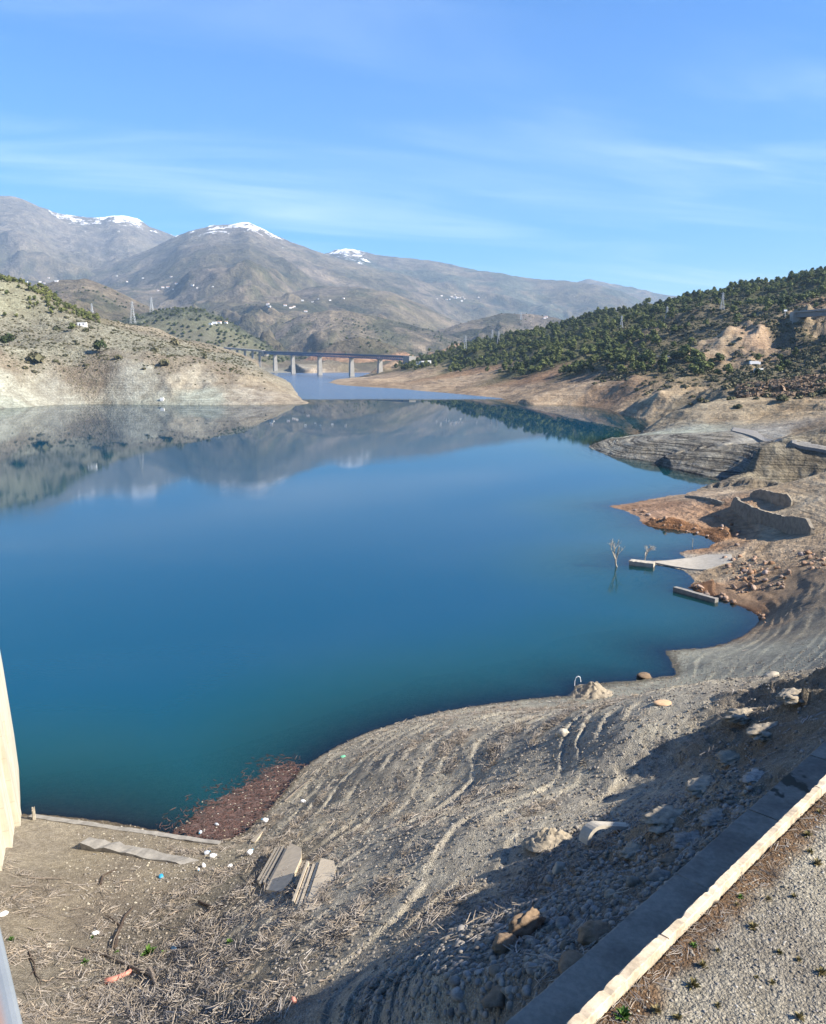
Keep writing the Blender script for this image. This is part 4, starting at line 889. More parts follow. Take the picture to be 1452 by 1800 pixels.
rock_obj('broken_slab', 880, 1755, 70, .25, .6, M_brown, 'crusty brown slab at the bottom of the view just left of the path', 'rock', 23, 3, .2, .8, .3)
rock_obj('clay_lump', 1088, 1642, 24, .5, .8, M_brown, 'flat brown clod lying on the slab path', 'clod', 24, 3, .2, .8, .3)
rock_obj('flat_rock', 1115, 1555, 26, .8, .6, M_stone, 'orange-grey block among the pebbles beside the path', 'rock', 25)
for (u, v, w, hf, sd, mt) in ((1300, 1262, 60, .35, 31, M_clay), (1345, 1290, 70, .3, 32, M_clay), (1290, 1335, 66, .28, 33, M_clay), (1240, 1385, 80, .22, 34, M_clay), (1170, 1440, 86, .2, 35, M_clay), (1260, 1440, 60, .25, 36, M_stone), (1210, 1480, 60, .25, 37, M_stone), (1120, 1498, 60, .2, 38, M_clay), (1330, 1370, 50, .25, 39, M_stone), (1390, 1240, 60, .3, 40, M_clay), (1180, 1515, 44, .35, 41, M_brown)):
    rock_obj('clay_crust', u, v, w, hf * .7, .62, mt, 'slab of crumbling dried mud crust on the bank above the path', 'mud crust', sd, 4, .3, .75, .9, group='broken mud crusts beside the path', facet=False)

# curved channel piece: a bent half-pipe of precast concrete
p = hit(1060, 1480); m_ = pxm(p) * 1.0; V = []; Fc = []; nA = 9
for i in range(nA):
    t = i / (nA - 1); ang = pi * (.02 + .60 * t); cx, cz = -42 * m_ * 0 , 0
    pr = 27 * m_
    for side in (0, 1):
        for th_ in (0, 1):
            rr0 = pr - th_ * 5.5 * m_; V.append((-cos(ang) * rr0, (side - .5) * 26 * m_, sin(ang) * rr0))
k4 = lambda i, a, b: i * 4 + a * 2 + b
for i in range(nA - 1):
    Fc += [(k4(i, 0, 0), k4(i, 1, 0), k4(i + 1, 1, 0), k4(i + 1, 0, 0)), (k4(i, 0, 1), k4(i + 1, 0, 1), k4(i + 1, 1, 1), k4(i, 1, 1)), (k4(i, 0, 0), k4(i + 1, 0, 0), k4(i + 1, 0, 1), k4(i, 0, 1)), (k4(i, 1, 0), k4(i, 1, 1), k4(i + 1, 1, 1), k4(i + 1, 1, 0))]
e0 = np.array(V[-4:]);  # straight tail continuing to the right
dx = np.array([52 * m_, 0, -12 * m_]); b0 = len(V)
for q in e0: V.append(tuple(q + dx))
i = nA - 1; a0, a1, a2, a3 = [i * 4 + k for k in (0, 1, 2, 3)]; c0, c1, c2, c3 = [b0 + k for k in range(4)]
Fc += [(a0, a2, c2, c0), (a1, c1, c3, a3), (a0, c0, c1, a1), (a2, a3, c3, c2), (c0, c2, c3, c1), (0, 1, 3, 2)]
o = link('channel_piece', new_mesh('channel_piece', V, Fc, M_pale), None, (p[0] - .25, p[1], p[2] + .05), 'broken precast concrete channel piece with a bent end, half in the sun', 'concrete piece'); o.rotation_euler = (radians(-14), 0, radians(20))

def plate(name, poly_px, thick, mat, label, cat, zoff=.0, grooves=0, parent=None, lift=.12):
    """an irregular plate lying on the slope, its outline given on the ground"""
    P3 = [hit(u, v, 10, 1500, 1800) for u, v in poly_px]; c = np.mean(P3, 0); A_ = np.c_[np.array(P3)[:, :2] - c[:2], np.ones(len(P3))]; co = np.linalg.lstsq(A_, np.array(P3)[:, 2], rcond=None)[0]
    Vt = [(q[0] - c[0], q[1] - c[1], co[0] * (q[0] - c[0]) + co[1] * (q[1] - c[1]) + co[2] - c[2] + lift) for q in P3]; n = len(Vt)
    V = Vt + [(a, b, z - thick) for a, b, z in Vt]; Fc = [tuple(range(n))] + [tuple(range(n, 2 * n))[::-1]] + [(i, i + n, (i + 1) % n + n, (i + 1) % n) for i in range(n)]
    me = new_mesh(name, V, Fc, mat)
    if Vector(me.polygons[0].normal).z < 0: me.flip_normals()
    return link(name, me, parent, (c[0], c[1], c[2] + zoff), label, cat), c, co
def drape(name, left, right, lift, mat, label, cat, nx=40, ny=6, r0=60, r1=700):
    Lp = [hit(u, v, r0, r1, 1800) for u, v in left]; Rp = [hit(u, v, r0, r1, 1800) for u, v in right]
    def at_(P3, t):
        f_ = t * (len(P3) - 1); i = min(int(f_), len(P3) - 2); return P3[i] * (1 - f_ + i) + P3[i + 1] * (f_ - i)
    G = np.array([[at_(Lp, i / nx) * (1 - j / ny) + at_(Rp, i / nx) * (j / ny) for j in range(ny + 1)] for i in range(nx + 1)]); zt_ = zat(G[..., 0].ravel(), G[..., 1].ravel()).reshape(G.shape[:2])
    ker = np.ones(5) / 5; zs_ = np.array([np.convolve(np.pad(zt_[:, j], 2, mode='edge'), ker, 'valid') for j in range(ny + 1)]).T; G[..., 2] = np.maximum(zs_ * .5 + zs_.mean(1, keepdims=True) * .5, .05) + lift
    top_ = G.reshape(-1, 3); V = np.concatenate([top_, top_ - [0, 0, lift + .6]]); c = V.mean(0); k = lambda i, j: i * (ny + 1) + j; o_ = len(top_); Fc = [(k(i, j), k(i, j + 1), k(i + 1, j + 1), k(i + 1, j)) for i in range(nx) for j in range(ny)]
    for i in range(nx): Fc += [(k(i, 0), k(i + 1, 0), k(i + 1, 0) + o_, k(i, 0) + o_), (k(i, ny), k(i, ny) + o_, k(i + 1, ny) + o_, k(i + 1, ny))]
    for j in range(ny): Fc += [(k(0, j), k(0, j) + o_, k(0, j + 1) + o_, k(0, j + 1)), (k(nx, j), k(nx, j + 1), k(nx, j + 1) + o_, k(nx, j) + o_)]
    return link(name, new_mesh(name, V - c, Fc, mat), None, c, label, cat)
def ribbed(poly_px, label, nl, seed):
    t = bpy.data.objects.new('ribbed_stone', None); COL.objects.link(t); tag(t, label, 'stone slab'); P3 = np.array([hit(u, v, 10, 300, 1800) for u, v in poly_px]); c = P3.mean(0); t.location = tuple(c)
    e1 = P3[1] - P3[0]; e2 = P3[3] - P3[0]; r_ = random.Random(seed)
    A0 = P3[0] - c
    for i in range(nl):                                   # thin ribs at left stand for shadow streaks, a solid block at right
        a = i / (nl + 4.); b = a + .7 / (nl + 4.); 
        if i == nl - 1: a = (nl - 1) / (nl + 4.); b = 1.0
        hgt = (-.04 + .1 * r_.random()) if i < nl - 1 else .14; lo = r_.uniform(0, .15) ; hi_ = 1 - r_.uniform(0, .12)
        if i == nl - 1: lo, hi_ = 0, 1
        q = [A0 + e1 * s_ + e2 * t_ for s_, t_ in ((a, lo), (b, lo), (b, hi_), (a, hi_))]
        if i == nl - 1: q = [A0 + e1 * s_ + e2 * t_ for s_, t_ in ((a, -.02), (.9, .05), (1.02, .3), (1.0, .8), (.88, 1.0), (a, 1.05))]
        n = len(q); V = [(p_[0], p_[1], p_[2] + hgt + (.16 - .40 * (((p_ - A0) @ e1) / (e1 @ e1)))) for p_ in q] + [(p_[0], p_[1], p_[2] - .5) for p_ in q]
        me = new_mesh('slab_and_shadow_rib', V, [tuple(range(n)), tuple(range(n, 2 * n))[::-1]] + [(k, k + n, (k + 1) % n + n, (k + 1) % n) for k in range(n)], M_rocks)
        if me.polygons[0].normal.z < 0: me.flip_normals()
        link('slab_and_shadow_rib', me, t)
M_rocks = simple('cream_limestone', (0.448, 0.376, 0.272), .14, 2.2, .9, .5, .03)
ribbed([(446, 1560), (498, 1572), (548, 1493), (488, 1496)], 'cream layered stone slab, ribs standing for shadow streaks, on the reed-strewn slope, farther of two', 5, 1)
ribbed([(508, 1604), (570, 1600), (606, 1536), (540, 1534)], 'cream layered stone slab, ribs standing for shadow streaks, on the reed-strewn slope, nearer and thicker of two', 5, 2)
plate('stone_slab', [(440, 1481), (448, 1483), (462, 1466), (457, 1464)], .2, M_rocks, 'narrow cream plank-like slab near the corner of the cove', 'stone slab')

# concrete sill and beams at the corner by the dam
def beam(name, a, b, w, h, mat, label, cat, za, zb, parent=None, dz=0., nseg=10, jit=.03, seed=0, bend=0.):
    pa = atz(*a, za); pb = atz(*b, zb); d = pb - pa; L_ = np.linalg.norm(d[:2]); dd = d[:2] / L_; nn = np.array([-dd[1], dd[0]]); r_ = np.random.default_rng(seed); V = []
    for i in range(nseg + 1):
        t = i / nseg; q = pa + d * t; off = bend * 4 * t * (1 - t)
        for (sn, sz) in ((-1, -1), (-1, 1), (1, 1), (1, -1)):
            V.append((q[0] + nn[0] * (sn * w / 2 + off) + r_.normal() * jit, q[1] + nn[1] * (sn * w / 2 + off) + r_.normal() * jit, q[2] + (0 if sz > 0 else -h) + r_.normal() * jit * (sz > 0)))
    Fc = [(i * 4 + j, i * 4 + (j + 1) % 4, (i + 1) * 4 + (j + 1) % 4, (i + 1) * 4 + j) for i in range(nseg) for j in range(4)] + [(3, 2, 1, 0), tuple(nseg * 4 + j for j in range(4))]
    c = np.mean(V, 0); me = new_mesh(name, np.array(V) - c, Fc, mat); return link(name, me, parent, c, label, cat)
beam('concrete_sill', (54, 1433), (386, 1481), .55, 1.6, M_conc, 'long low concrete sill where the water meets the corner beside the dam', 'sill', .32, .30, seed=1, nseg=24)
beam('concrete_beam', (150, 1478), (342, 1516), 1.0, .9, M_conc, 'half-buried grey concrete beam behind the sill by the dam', 'concrete beam', 1.55, 1.6, seed=2, nseg=14, jit=.06)
beam('water_post', (60, 1440), (60, 1437), .2, .2, M_rockp, 'short pale post on the sill beside the dam', 'post', .4, .4)
bpy.data.objects['water_post'].location.z += .35; bpy.data.objects['water_post'].scale = (1, 1, 6)

# peninsula structures
beam('concrete_beam', (1186, 1031), (1260, 1052), .9, 1.5, M_conc, 'concrete beam lying in the water off the red shore', 'concrete beam', .75, .7, seed=3, jit=.02)
beam('jetty_block', (1108, 984), (1150, 989), 2.0, 1.6, M_pale, 'pale concrete block end standing in the water beside the dead trees', 'concrete block', .85, .8, seed=4, jit=.03)
drape('concrete_ramp', [(1152, 988), (1200, 984), (1240, 977), (1286, 976)], [(1152, 991), (1200, 1000), (1240, 1003), (1288, 988)], .18, M_pale, 'pale concrete ramp running down into the water at the dead trees', 'ramp')
drape('old_road', [(1290, 752), (1330, 758), (1390, 770), (1470, 786)], [(1286, 758), (1330, 772), (1390, 786), (1470, 800)], .35, M_conc, 'strip of old concrete road crossing the terraced headland', 'road')
beam('ledge_slab', (1270, 850), (1328, 852), 1.6, .6, M_pale, 'thin pale slab at the top of the red peninsula by the inlet', 'slab', .9, 1.4, seed=6)
M_ruin = simple('ruined_masonry', (0.205, 0.177, 0.136), .3, .9, .95, .7, .15)
def ruin(pts, hgt, thick, label, seed):
    """low ruined wall with a worn top; pts are its foot"""
    P3 = [hit(u, v, 60, 600, 1800) for u, v in pts]; fp = []
    for i in range(len(P3) - 1):
        for t in np.linspace(0, 1, 14, endpoint=False): fp.append(P3[i] * (1 - t) + P3[i + 1] * t)
    fp.append(P3[-1]); r_ = np.random.default_rng(seed); V = []; n = len(fp); c = np.mean(fp, 0); prof = [(-1, -1.5), (-1, .0), (-.95, .35), (-.9, .7), (-.8, .97), (.8, 1.0), (1., .5), (1.1, -1.5)]; k = len(prof); wv = 0
    for i, q in enumerate(fp):
        d = fp[min(i + 1, n - 1)] - fp[max(i - 1, 0)]; d /= np.linalg.norm(d[:2]); nn = np.array([-d[1], d[0], 0]); nn *= -1 if nn @ q > 0 else 1; e = max(.12, min(1, (i + .3) / 7., (n - i - .3) / 4.)); wv = wv * .8 + r_.normal() * .06; hh = hgt * (e ** .5) + wv
        for sn, z in prof: V.append(tuple(q - nn * -sn * thick / 2 + np.array([r_.normal() * .06, r_.normal() * .06, (z * hh if z > 0 else z) + r_.normal() * .05]) - c))
    Fc = [(i * k + j, i * k + (j + 1) % k, (i + 1) * k + (j + 1) % k, (i + 1) * k + j) for i in range(n - 1) for j in range(k)] + [tuple(range(k))[::-1], tuple((n - 1) * k + j for j in range(k))]
    link('ruined_wall', new_mesh('ruined_wall', V, Fc, M_ruin), None, c, label, 'wall')
ruin([(1288, 890), (1300, 905), (1335, 920), (1380, 934), (1428, 941)], 3.3, .9, 'long curved ruined wall on the peninsula, nearer of two', 1)
ruin([(1320, 873), (1350, 880), (1392, 889)], 2.4, .8, 'short straight ruined wall on the peninsula behind the curved one', 2)
ruin([(1206, 873), (1240, 878), (1272, 886)], .6, .8, 'low dark ledge of wall left of the ruined walls', 3)

# dead trees standing in the water
M_dead = simple('bleached_wood', (0.336, 0.304, 0.248), .2, 5, .9, .2, .02)
def dead_tree(p, h, seed, spread, lean, label, up=.5):
    r_ = random.Random(seed); t = bpy.data.objects.new('dead_tree', None); COL.objects.link(t); t.location = tuple(map(float, p)); tag(t, label, 'dead tree'); parts = []
    def grow(a, d, ln, rad, dep):
        pts = [a]; dd = Vector(d)
        for k in range(3):
            dd = (dd + Vector((r_.uniform(-.3, .3), r_.uniform(-.3, .3), r_.uniform(-.12, .2)))).normalized(); pts.append(pts[-1] + dd * ln / 3)
        parts.append((dep, tube(pts, [rad, rad * .85, rad * .7, rad * .5], 5 if dep < 2 else 3, True)))
        if dep < 4:
            for k in range(3 if dep < 3 else 2):
                s_ = pts[1 + (k % 3)] if dep else pts[1 + min(2, k)]; nd = (dd + Vector((r_.uniform(-1, 1) * spread, r_.uniform(-1, 1) * spread, r_.uniform(-.2, up)))).normalized(); grow(s_ if k else pts[-1], nd, ln * r_.uniform(.55, .8), rad * .62, dep + 1)
    grow(Vector((0, 0, -1.2)), Vector(lean).normalized(), h * .48, h * .036, 0)
    tr = join([q for dp, q in parts if dp == 0]); br = join([q for dp, q in parts if dp > 0])
    link('trunk', new_mesh('trunk', *tr, M_dead), t); link('branches', new_mesh('branches', *br, M_dead), t)
dead_tree(atz(1086, 996), 6.4, 4, .75, (-.05, .1, 1), 'thin bare dead tree standing in the water, left of two', .9)
dead_tree(atz(1136, 986), 4.8, 8, 1.6, (.0, .1, 1), 'squat bare dead tree with a flat spreading crown at the end of the concrete block', .25)
link('marker_post', new_mesh('marker_post', *tube([(0, 0, -.5), (0, 0, 1.9)], .06, 6), M_pale), None, atz(1217, 962), 'thin pale post at the tip of the small spit beside the dead trees', 'post')
pts = [(0, 0, -.3), (0, 0, .6), (.15, 0, 1.1), (.4, 0, 1.25), (.65, 0, 1.1), (.75, 0, .5)]
link('wire_loop', new_mesh('wire_loop', *tube(pts, .045, 5), M_white), None, hit(1010, 1208), 'bent white pipe loop sticking up left of the cone-shaped mound', 'pipe')

# driftwood: individual branches
def branch(name, px, rad, mat, label, seed, group=None, lift=.08, fork=True):
    P3 = [hit(u, v, 10, 300, 1500) for u, v in px]; r_ = random.Random(seed); c = P3[0]; fp = []
    for i in range(len(P3) - 1):
        for t in (0, .33, .66): q = P3[i] * (1 - t) + P3[i + 1] * t; fp.append(q - c + np.array([r_.uniform(-1, 1) * .05, r_.uniform(-1, 1) * .05, lift + r_.uniform(0, .05)]))
    fp.append(P3[-1] - c + np.array([0, 0, lift])); n = len(fp); rr_ = [rad * (1 - .6 * i / (n - 1)) for i in range(n)]; ps = [tube(fp, rr_, 6)]
    if fork and n > 4:
        a = fp[n // 2]; d = fp[-1] - fp[0]; s_ = np.array([d[1], -d[0], 0]) * r_.choice((-1, 1)) * .25; ps.append(tube([a, a + d * .2 + s_ * .6 + [0, 0, .1], a + d * .3 + s_ + [0, 0, .15]], [rad * .5, rad * .35, rad * .15], 5))
    link(name, new_mesh(name, *join(ps), mat), None, c, label, 'branch', group)
branch('dead_branch', [(204, 1668), (205, 1650), (212, 1630), (222, 1612), (234, 1598)], .13, M_dark, 'thick dark curved branch lying in the hollow below the dam', 1)
branch('dead_branch', [(1048, 1752), (1010, 1712), (985, 1695), (950, 1682)], .06, M_wood, 'long pale pole lying across the path edge near the bottom of the view', 2)
branch('dead_branch', [(268, 1718), (225, 1700), (180, 1680), (130, 1668)], .10, M_wood, 'long pale branch lying across the hollow below the green weed', 3)
branch('dead_branch', [(53, 1675), (62, 1710), (72, 1735)], .06, M_dark, 'thin dark stick at the lower left near the guard rail', 4)
branch('dead_branch', [(262, 1708), (278, 1738)], .16, M_wood, 'short squared timber right of the red plastic scrap', 5, fork=False)
branch('dead_branch', [(50, 1546), (110, 1547)], .07, M_wood, 'straight orange-brown stick lying level in front of the dam foot', 6, fork=False)
branch('dead_branch', [(178, 1556), (182, 1540), (205, 1532)], .09, M_dark, 'dark crooked root with a raised end left of the blue bag', 7)
branch('dead_branch', [(350, 1588), (372, 1598), (395, 1593)], .1, M_dark, 'short dark log above the white twisted branch', 8)
branch('dead_branch', [(500, 1410), (520, 1392), (545, 1372)], .08, M_wood, 'orange-brown stick leaning at the edge of the floating debris', 9)
branch('dead_branch', [(930, 1560), (955, 1545), (980, 1512)], .05, M_wood, 'pale stick propped on the upright stone in the shade', 10, fork=False)
branch('dead_branch', [(910, 1625), (912, 1655), (908, 1680)], .04, M_wood, 'pale stick leaning over the arched clay ridge', 11, fork=False)
brs = []
rb = random.Random(99)
for k in range(70):
    u = rb.uniform(20, 640); v = rb.uniform(1530, 1790)
    if u > 430 and v > 1790 - (u - 430) * .2: continue
    a = rb.uniform(-.5, .9); ln = rb.uniform(18, 52); 
    branch('driftwood', [(u, v), (u + ln * .5 * cos(a), v - ln * .5 * sin(a) * .6 + rb.uniform(-4, 4)), (u + ln * cos(a), v - ln * sin(a) * .6)], rb.uniform(.022, .05), M_wood, 'bleached stick of driftwood among the flattened reeds', 200 + k, 'bleached driftwood sticks on the slope', fork=rb.random() < .4)

# rubbish
def lump(name, u, v, w, hf, mat, label, cat, seed): rock_obj(name, u, v, w, hf, .7, mat, label, cat, seed, 3, 0.1, seed * .7, .25, facet=False)
def jug(u, v, w, mat, label, seed, cat='plastic jug'):
    p = hit(u, v, 10, 300, 1500); s = w * pxm(p) / 2; t = bpy.data.objects.new('plastic_jug', None); COL.objects.link(t); t.location = (p[0], p[1], p[2] + s * .6); t.rotation_euler = (0, 1.35, seed); tag(t, label, cat)
    prof = [(0, .0), (.55, 0), (.62, .1), (.62, 1.0), (.5, 1.25), (.2, 1.45), (.2, 1.6), (0, 1.6)]; V = []; k = 10
    for r_, z in prof:
        for j in range(k): V.append((r_ * s * cos(2 * pi * j / k), r_ * s * sin(2 * pi * j / k), (z - .8) * s))
    Fc = [(i * k + j, i * k + (j + 1) % k, (i + 1) * k + (j + 1) % k, (i + 1) * k + j) for i in range(len(prof) - 1) for j in range(k)]
    link('body', new_mesh('body', V, Fc, mat, smooth=True), t); link('cap', new_mesh('cap', *tube([(0, 0, .8 * s), (0, 0, .95 * s)], .24 * s, 8), M_blue if seed % 2 else M_white), t)
for i, (u, v, w, lab) in enumerate(((375, 1508, 12, 'white plastic jug at the corner of the cove nearest the concrete beam'), (440, 1503, 13, 'white plastic jug on the dark slope right of the others'), (358, 1524, 9, 'small white jug below the first one at the end of the beam'), (466, 1446, 12, 'white jug at the edge of the floating debris'), (404, 1525, 9, 'small white jug on the reeds above the layered stones'), (349, 1531, 7, 'tiny white bottle beside the small jug'), (533, 1411, 9, 'white jug high on the bank right of the floating debris'), (320, 1510, 6, 'tiny white bottle on the concrete beam'))):
    jug(u, v, w, M_white, lab, i)
jug(352, 1466, 9, M_clear, 'cloudy plastic bottle floating in the brown debris, left one', 11, 'plastic bottle'); jug(381, 1452, 8, M_clear, 'small clear bottle floating in the brown debris, upper one', 12, 'plastic bottle'); jug(364, 1502, 11, M_clear, 'bluish water jug beside the white jug at the corner of the cove', 13, 'plastic jug')
lump('plastic_bag', 283, 1543, 11, .5, M_blue, 'crumpled bright blue bag in the hollow', 'plastic bag', 61)
lump('cloth_rag', 307, 1671, 16, .4, M_navy, 'dark blue rag right of the green weed', 'rag', 62)
lump('foam_block', 168, 1643, 11, .5, M_white, 'small white block of foam on the mud left of the curved branch', 'foam block', 63)
lump('foam_block', 6, 1610, 14, .4, M_white, 'white scrap at the far left edge below the dam steps', 'scrap', 64)
lump('white_scrap', 85, 1664, 12, .4, M_rockp, 'pale flat stone at the lower left', 'stone', 65)
v, f = join([tube([(0, 0, 0), (.5, .15, .05), (.95, .45, .12), (1.25, .7, .1)], [.22, .18, .12, .16], 7)]); link('red_scrap', new_mesh('red_scrap', v, f, M_red, True), None, hit(185, 1732) + np.array([0, 0, .12]), 'faded red plastic tube standing out on the reeds at lower left', 'plastic scrap')
lump('red_scrap', 516, 1762, 12, .8, M_red, 'small faded red scrap at the bottom beside the shadow edge', 'plastic scrap', 66)
lump('orange_slab', 1168, 1238, 36, .16, simple('orange_board', (.50, .33, .19), .15, 5), 'orange-brown flat board on the slope above the cone-shaped mound', 'board', 67)
lump('green_scrap', 603, 1332, 10, .4, simple('green_plastic', (.12, .35, .22), .15, 5), 'pale green plastic scrap on the bank at the waterline', 'plastic scrap', 68)
# small plants
def weed(u, v, w, mat, label, seed, cat='weed', r0=10):
    p = hit(u, v, r0, 300, 1500); s = w * pxm(p) / 2; r_ = np.random.default_rng(seed); V = []; Fc = []
    for k in range(46):
        a = r_.uniform(0, 2 * pi); el = r_.uniform(.2, 1.35); ln = s * r_.uniform(.5, 1.1); d = np.array([cos(a) * cos(el), sin(a) * cos(el), sin(el)]); sd_ = np.array([-sin(a), cos(a), 0]) * s * .11
        b = len(V); o_ = d * s * .05; V += [tuple(o_ - sd_ * .3), tuple(o_ + sd_ * .3), tuple(o_ + d * ln * .6 + sd_), tuple(o_ + d * ln - np.array([0, 0, .1 * ln])), tuple(o_ + d * ln * .6 - sd_)]; Fc.append((b, b + 1, b + 2, b + 3, b + 4))
    return link('weed', new_mesh('weed', V, Fc, mat), None, p, label, cat)
for i, (u, v, w, mt, lab) in enumerate(((262, 1677, 28, M_green, 'bright green leafy weed in the hollow, largest of the weeds'), (290, 1676, 14, M_green, 'small green weed right of the large bright one'), (403, 1658, 16, M_green, 'yellow-green weed on the reeds toward the middle'), (20, 1655, 16, M_green, 'green weed at the far left edge'), (150, 1694, 16, M_green, 'faint green weed on the reeds at lower left'), (163, 1650, 8, M_green, 'tiny weed by the white foam block'), (206, 1675, 8, M_green, 'tiny weed at the foot of the dark curved branch'), (1095, 1790, 34, M_green, 'grey-green weed against the wall at the very bottom'))):
    weed(u, v, w, mt, lab, 300 + i)
tufts = [(1155, 1780, 30), (1218, 1735, 32), (1236, 1700, 26), (1220, 1665, 18), (1324, 1632, 26), (1370, 1676, 16), (1350, 1582, 18), (1396, 1578, 16), (1357, 1730, 18), (1262, 1770, 16), (1436, 1520, 26), (1420, 1470, 22), (1444, 1712, 26), (1262, 1672, 14), (1425, 1500, 18), (1302, 1578, 14), (1330, 1720, 12), (1404, 1690, 16), (1295, 1593, 14), (1190, 1792, 24), (1405, 1790, 26), (1440, 1430, 18)]
for i, (u, v, w) in enumerate(tufts):
    weed(u, v, w * .85, M_green if i in (3, 15) else M_tuft, 'dry grass tuft growing on the gravel yard right of the wall', 400 + i, 'grass tuft'); bpy.data.objects[-1] if False else None
for o in [q for q in COL.objects if q.get('category') == 'grass tuft']: o['group'] = 'grass tufts on the gravel yard'

# ------------------------------------------------------------------ stones, pebbles, reeds
stone_me = [new_mesh('stone', *rock(70 + k, 2, .5, .4, .3, .18, False), M_stone, True) for k in range(5)]
def px_region(n, poly):                       # random photo points inside a polygon -> ground
    us = np.array([p[0] for p in poly]); vs = np.array([p[1] for p in poly]); outp = []
    while len(outp) < n:
        u = rng.uniform(us.min(), us.max()); v = rng.uniform(vs.min(), vs.max()); c = False
        for i in range(len(poly)):
            a, b = poly[i], poly[i - 1]
            if (a[1] > v) != (b[1] > v) and u < (b[0] - a[0]) * (v - a[1]) / (b[1] - a[1]) + a[0]: c = not c
        if c: outp.append((u, v))
    return outp
st = []
for (u, v) in px_region(190, [(800, 1640), (960, 1500), (1130, 1560), (1090, 1600), (900, 1775), (760, 1790)]):
    p = hit(u, v, 10, 120, 500); s = rng.uniform(.14, .36) * (1.7 if rng.random() > .93 else 1); k = len(st) % 5
    o = link('stone', stone_me[k], None, (p[0], p[1], p[2] + s * .06), 'rounded river stone on the shaded pebble bank beside the path', 'stone', 'stones on the shaded bank'); o.scale = (s, s, s); o.rotation_euler = (rng.normal() * .3, rng.normal() * .3, rng.uniform(0, 6)); st.append(o)
M_stone2 = simple('red_shore_stone', (.24, .16, .11), .3, 3, .9, .3, .03, per_object=.3)
for (u, v) in px_region(120, [(1270, 978), (1330, 980), (1400, 1010), (1380, 1035), (1300, 1045), (1265, 1010)]) + px_region(50, [(1215, 1025), (1300, 1060), (1345, 1085), (1345, 1098), (1330, 1072), (1230, 1045)]) + px_region(40, [(1390, 965), (1452, 965), (1452, 1010), (1400, 1000)]) + px_region(24, [(1255, 905), (1310, 930), (1310, 965), (1275, 960)]) + px_region(45, [(1105, 895), (1140, 900), (1260, 945), (1200, 940)]):
    p = hit(u, v, 60, 400, 900); s = .28 + rng.random() ** 3 * 1.5
    if 'M_s2' not in globals(): M_s2 = [new_mesh('boulder', *rock(170 + k, 2, .5, .36, .28, .6, True), M_stone2) for k in range(6)]
    o = link('boulder', M_s2[int(rng.integers(6))], None, (p[0], p[1], p[2] + s * .1), 'tumbled boulder in the rubble on the red peninsula', 'boulder', 'rubble boulders on the red peninsula'); o.scale = (s, s, s); o.rotation_euler = (rng.normal() * .4, rng.normal() * .4, rng.uniform(0, 6))
def near_points(n, th0, th1, r0, r1, pw=1.0):
    th = rng.uniform(radians(th0), radians(th1), n); r = (rng.uniform(r0 ** pw, r1 ** pw, n)) ** (1 / pw); return r * np.sin(th), r * np.cos(th)
def scatter_near(name, src, n, th, rr, prob, smin, smax, label, lift=.0, aniso=(1, 1, 1), pw=1.2, spin=None, e=.25, tiltj=.15):
    x, y = near_points(n, *th, *rr, pw); z, zn, kd, sdv = terrain(x, y); s, n_ = wall_uv(x, y); keep = rng.random(n) < prob(x, y, z, sdv, s, n_); x, y = x[keep], y[keep]; s, n_ = s[keep], n_[keep]
    z, nrm = normals(x, y, e); nrm /= np.linalg.norm(nrm, axis=1, keepdims=True); flat = (n_ > 0.1); nrm[flat] = (0, 0, 1); nrm = nrm + rng.normal(size=nrm.shape) * tiltj; m = len(x)
    ang = rng.uniform(0, 2 * pi, m) if spin is None else spin(x, y, m); sc = rng.uniform(0, 1, m) ** 2.2 * (smax - smin) + smin
    print(name, m)
    return scatter(name, src, np.stack([x, y, z + lift * sc], 1), mats_from(nrm, ang), np.stack([sc * a for a in aniso], 1), label)
off_path = lambda n_: (n_ < -3.0) | (n_ > .35)
for k in range(3):
    scatter_near('pebbles', st[k], 26000, (-24, 36), (16, 105), lambda x, y, z, sd_, s, n_: np.where((n_ < -3.0) & (sd_ > .1), np.clip(.55 + .9 * fbm(x, y, 5, 3, seed=71.), .05, 1), 0), .04, .24, 'small loose stones strewn over the gravel slope', .1)
scatter_near('pebbles', st[3], 26000, (-6, 24), (20, 52), lambda x, y, z, sd_, s, n_: np.where((n_ < -3.05) & (n_ > -14.5) & (s < 24), np.clip(.5 + 1.1 * fbm(x, y, 3, 3), .05, 1), 0), .05, .34, 'rounded stones packed on the shaded bank beside the path', .1)
scatter_near('pebbles', st[4], 30000, (8, 36), (13, 40), lambda x, y, z, sd_, s, n_: np.where(n_ > .4, np.clip(.35 + 1.2 * fbm(x, y, 2.5, 3), .04, 1), 0), .02, .085, 'small pale stones scattered on the gravel yard', .1)
M_chip = simple('pale_chip', (0.30, 0.27, 0.21), .2, 8, .9, .2, .01, per_object=.25)
chip = link('stone', new_mesh('stone', *rock(91, 2, .5, .4, .2, .2), M_chip), None, hit(1380, 1560) + np.array([0, 0, .05]), 'pale chip of stone on the gravel yard near the middle of the right edge', 'stone'); chip.scale = (.12, .12, .12)
scatter_near('pale_chips', chip, 22000, (8, 36), (13, 40), lambda x, y, z, sd_, s, n_: np.where(n_ > .3, np.clip(.25 + 1.4 * fbm(x, y, 1.8, 3, seed=4.), .02, 1), 0), .02, .08, 'pale stone chips on the gravel yard', .05)
scatter_near('pale_chips', chip, 3500, (-26, -8), (45, 75), lambda x, y, z, sd_, s, n_: np.where((sd_ > .3), np.clip(.3 + 1.4 * fbm(x, y, 6, 3, seed=4.), .02, 1), 0), .05, .30, 'pale stone chips in the hollow below the dam', .05)
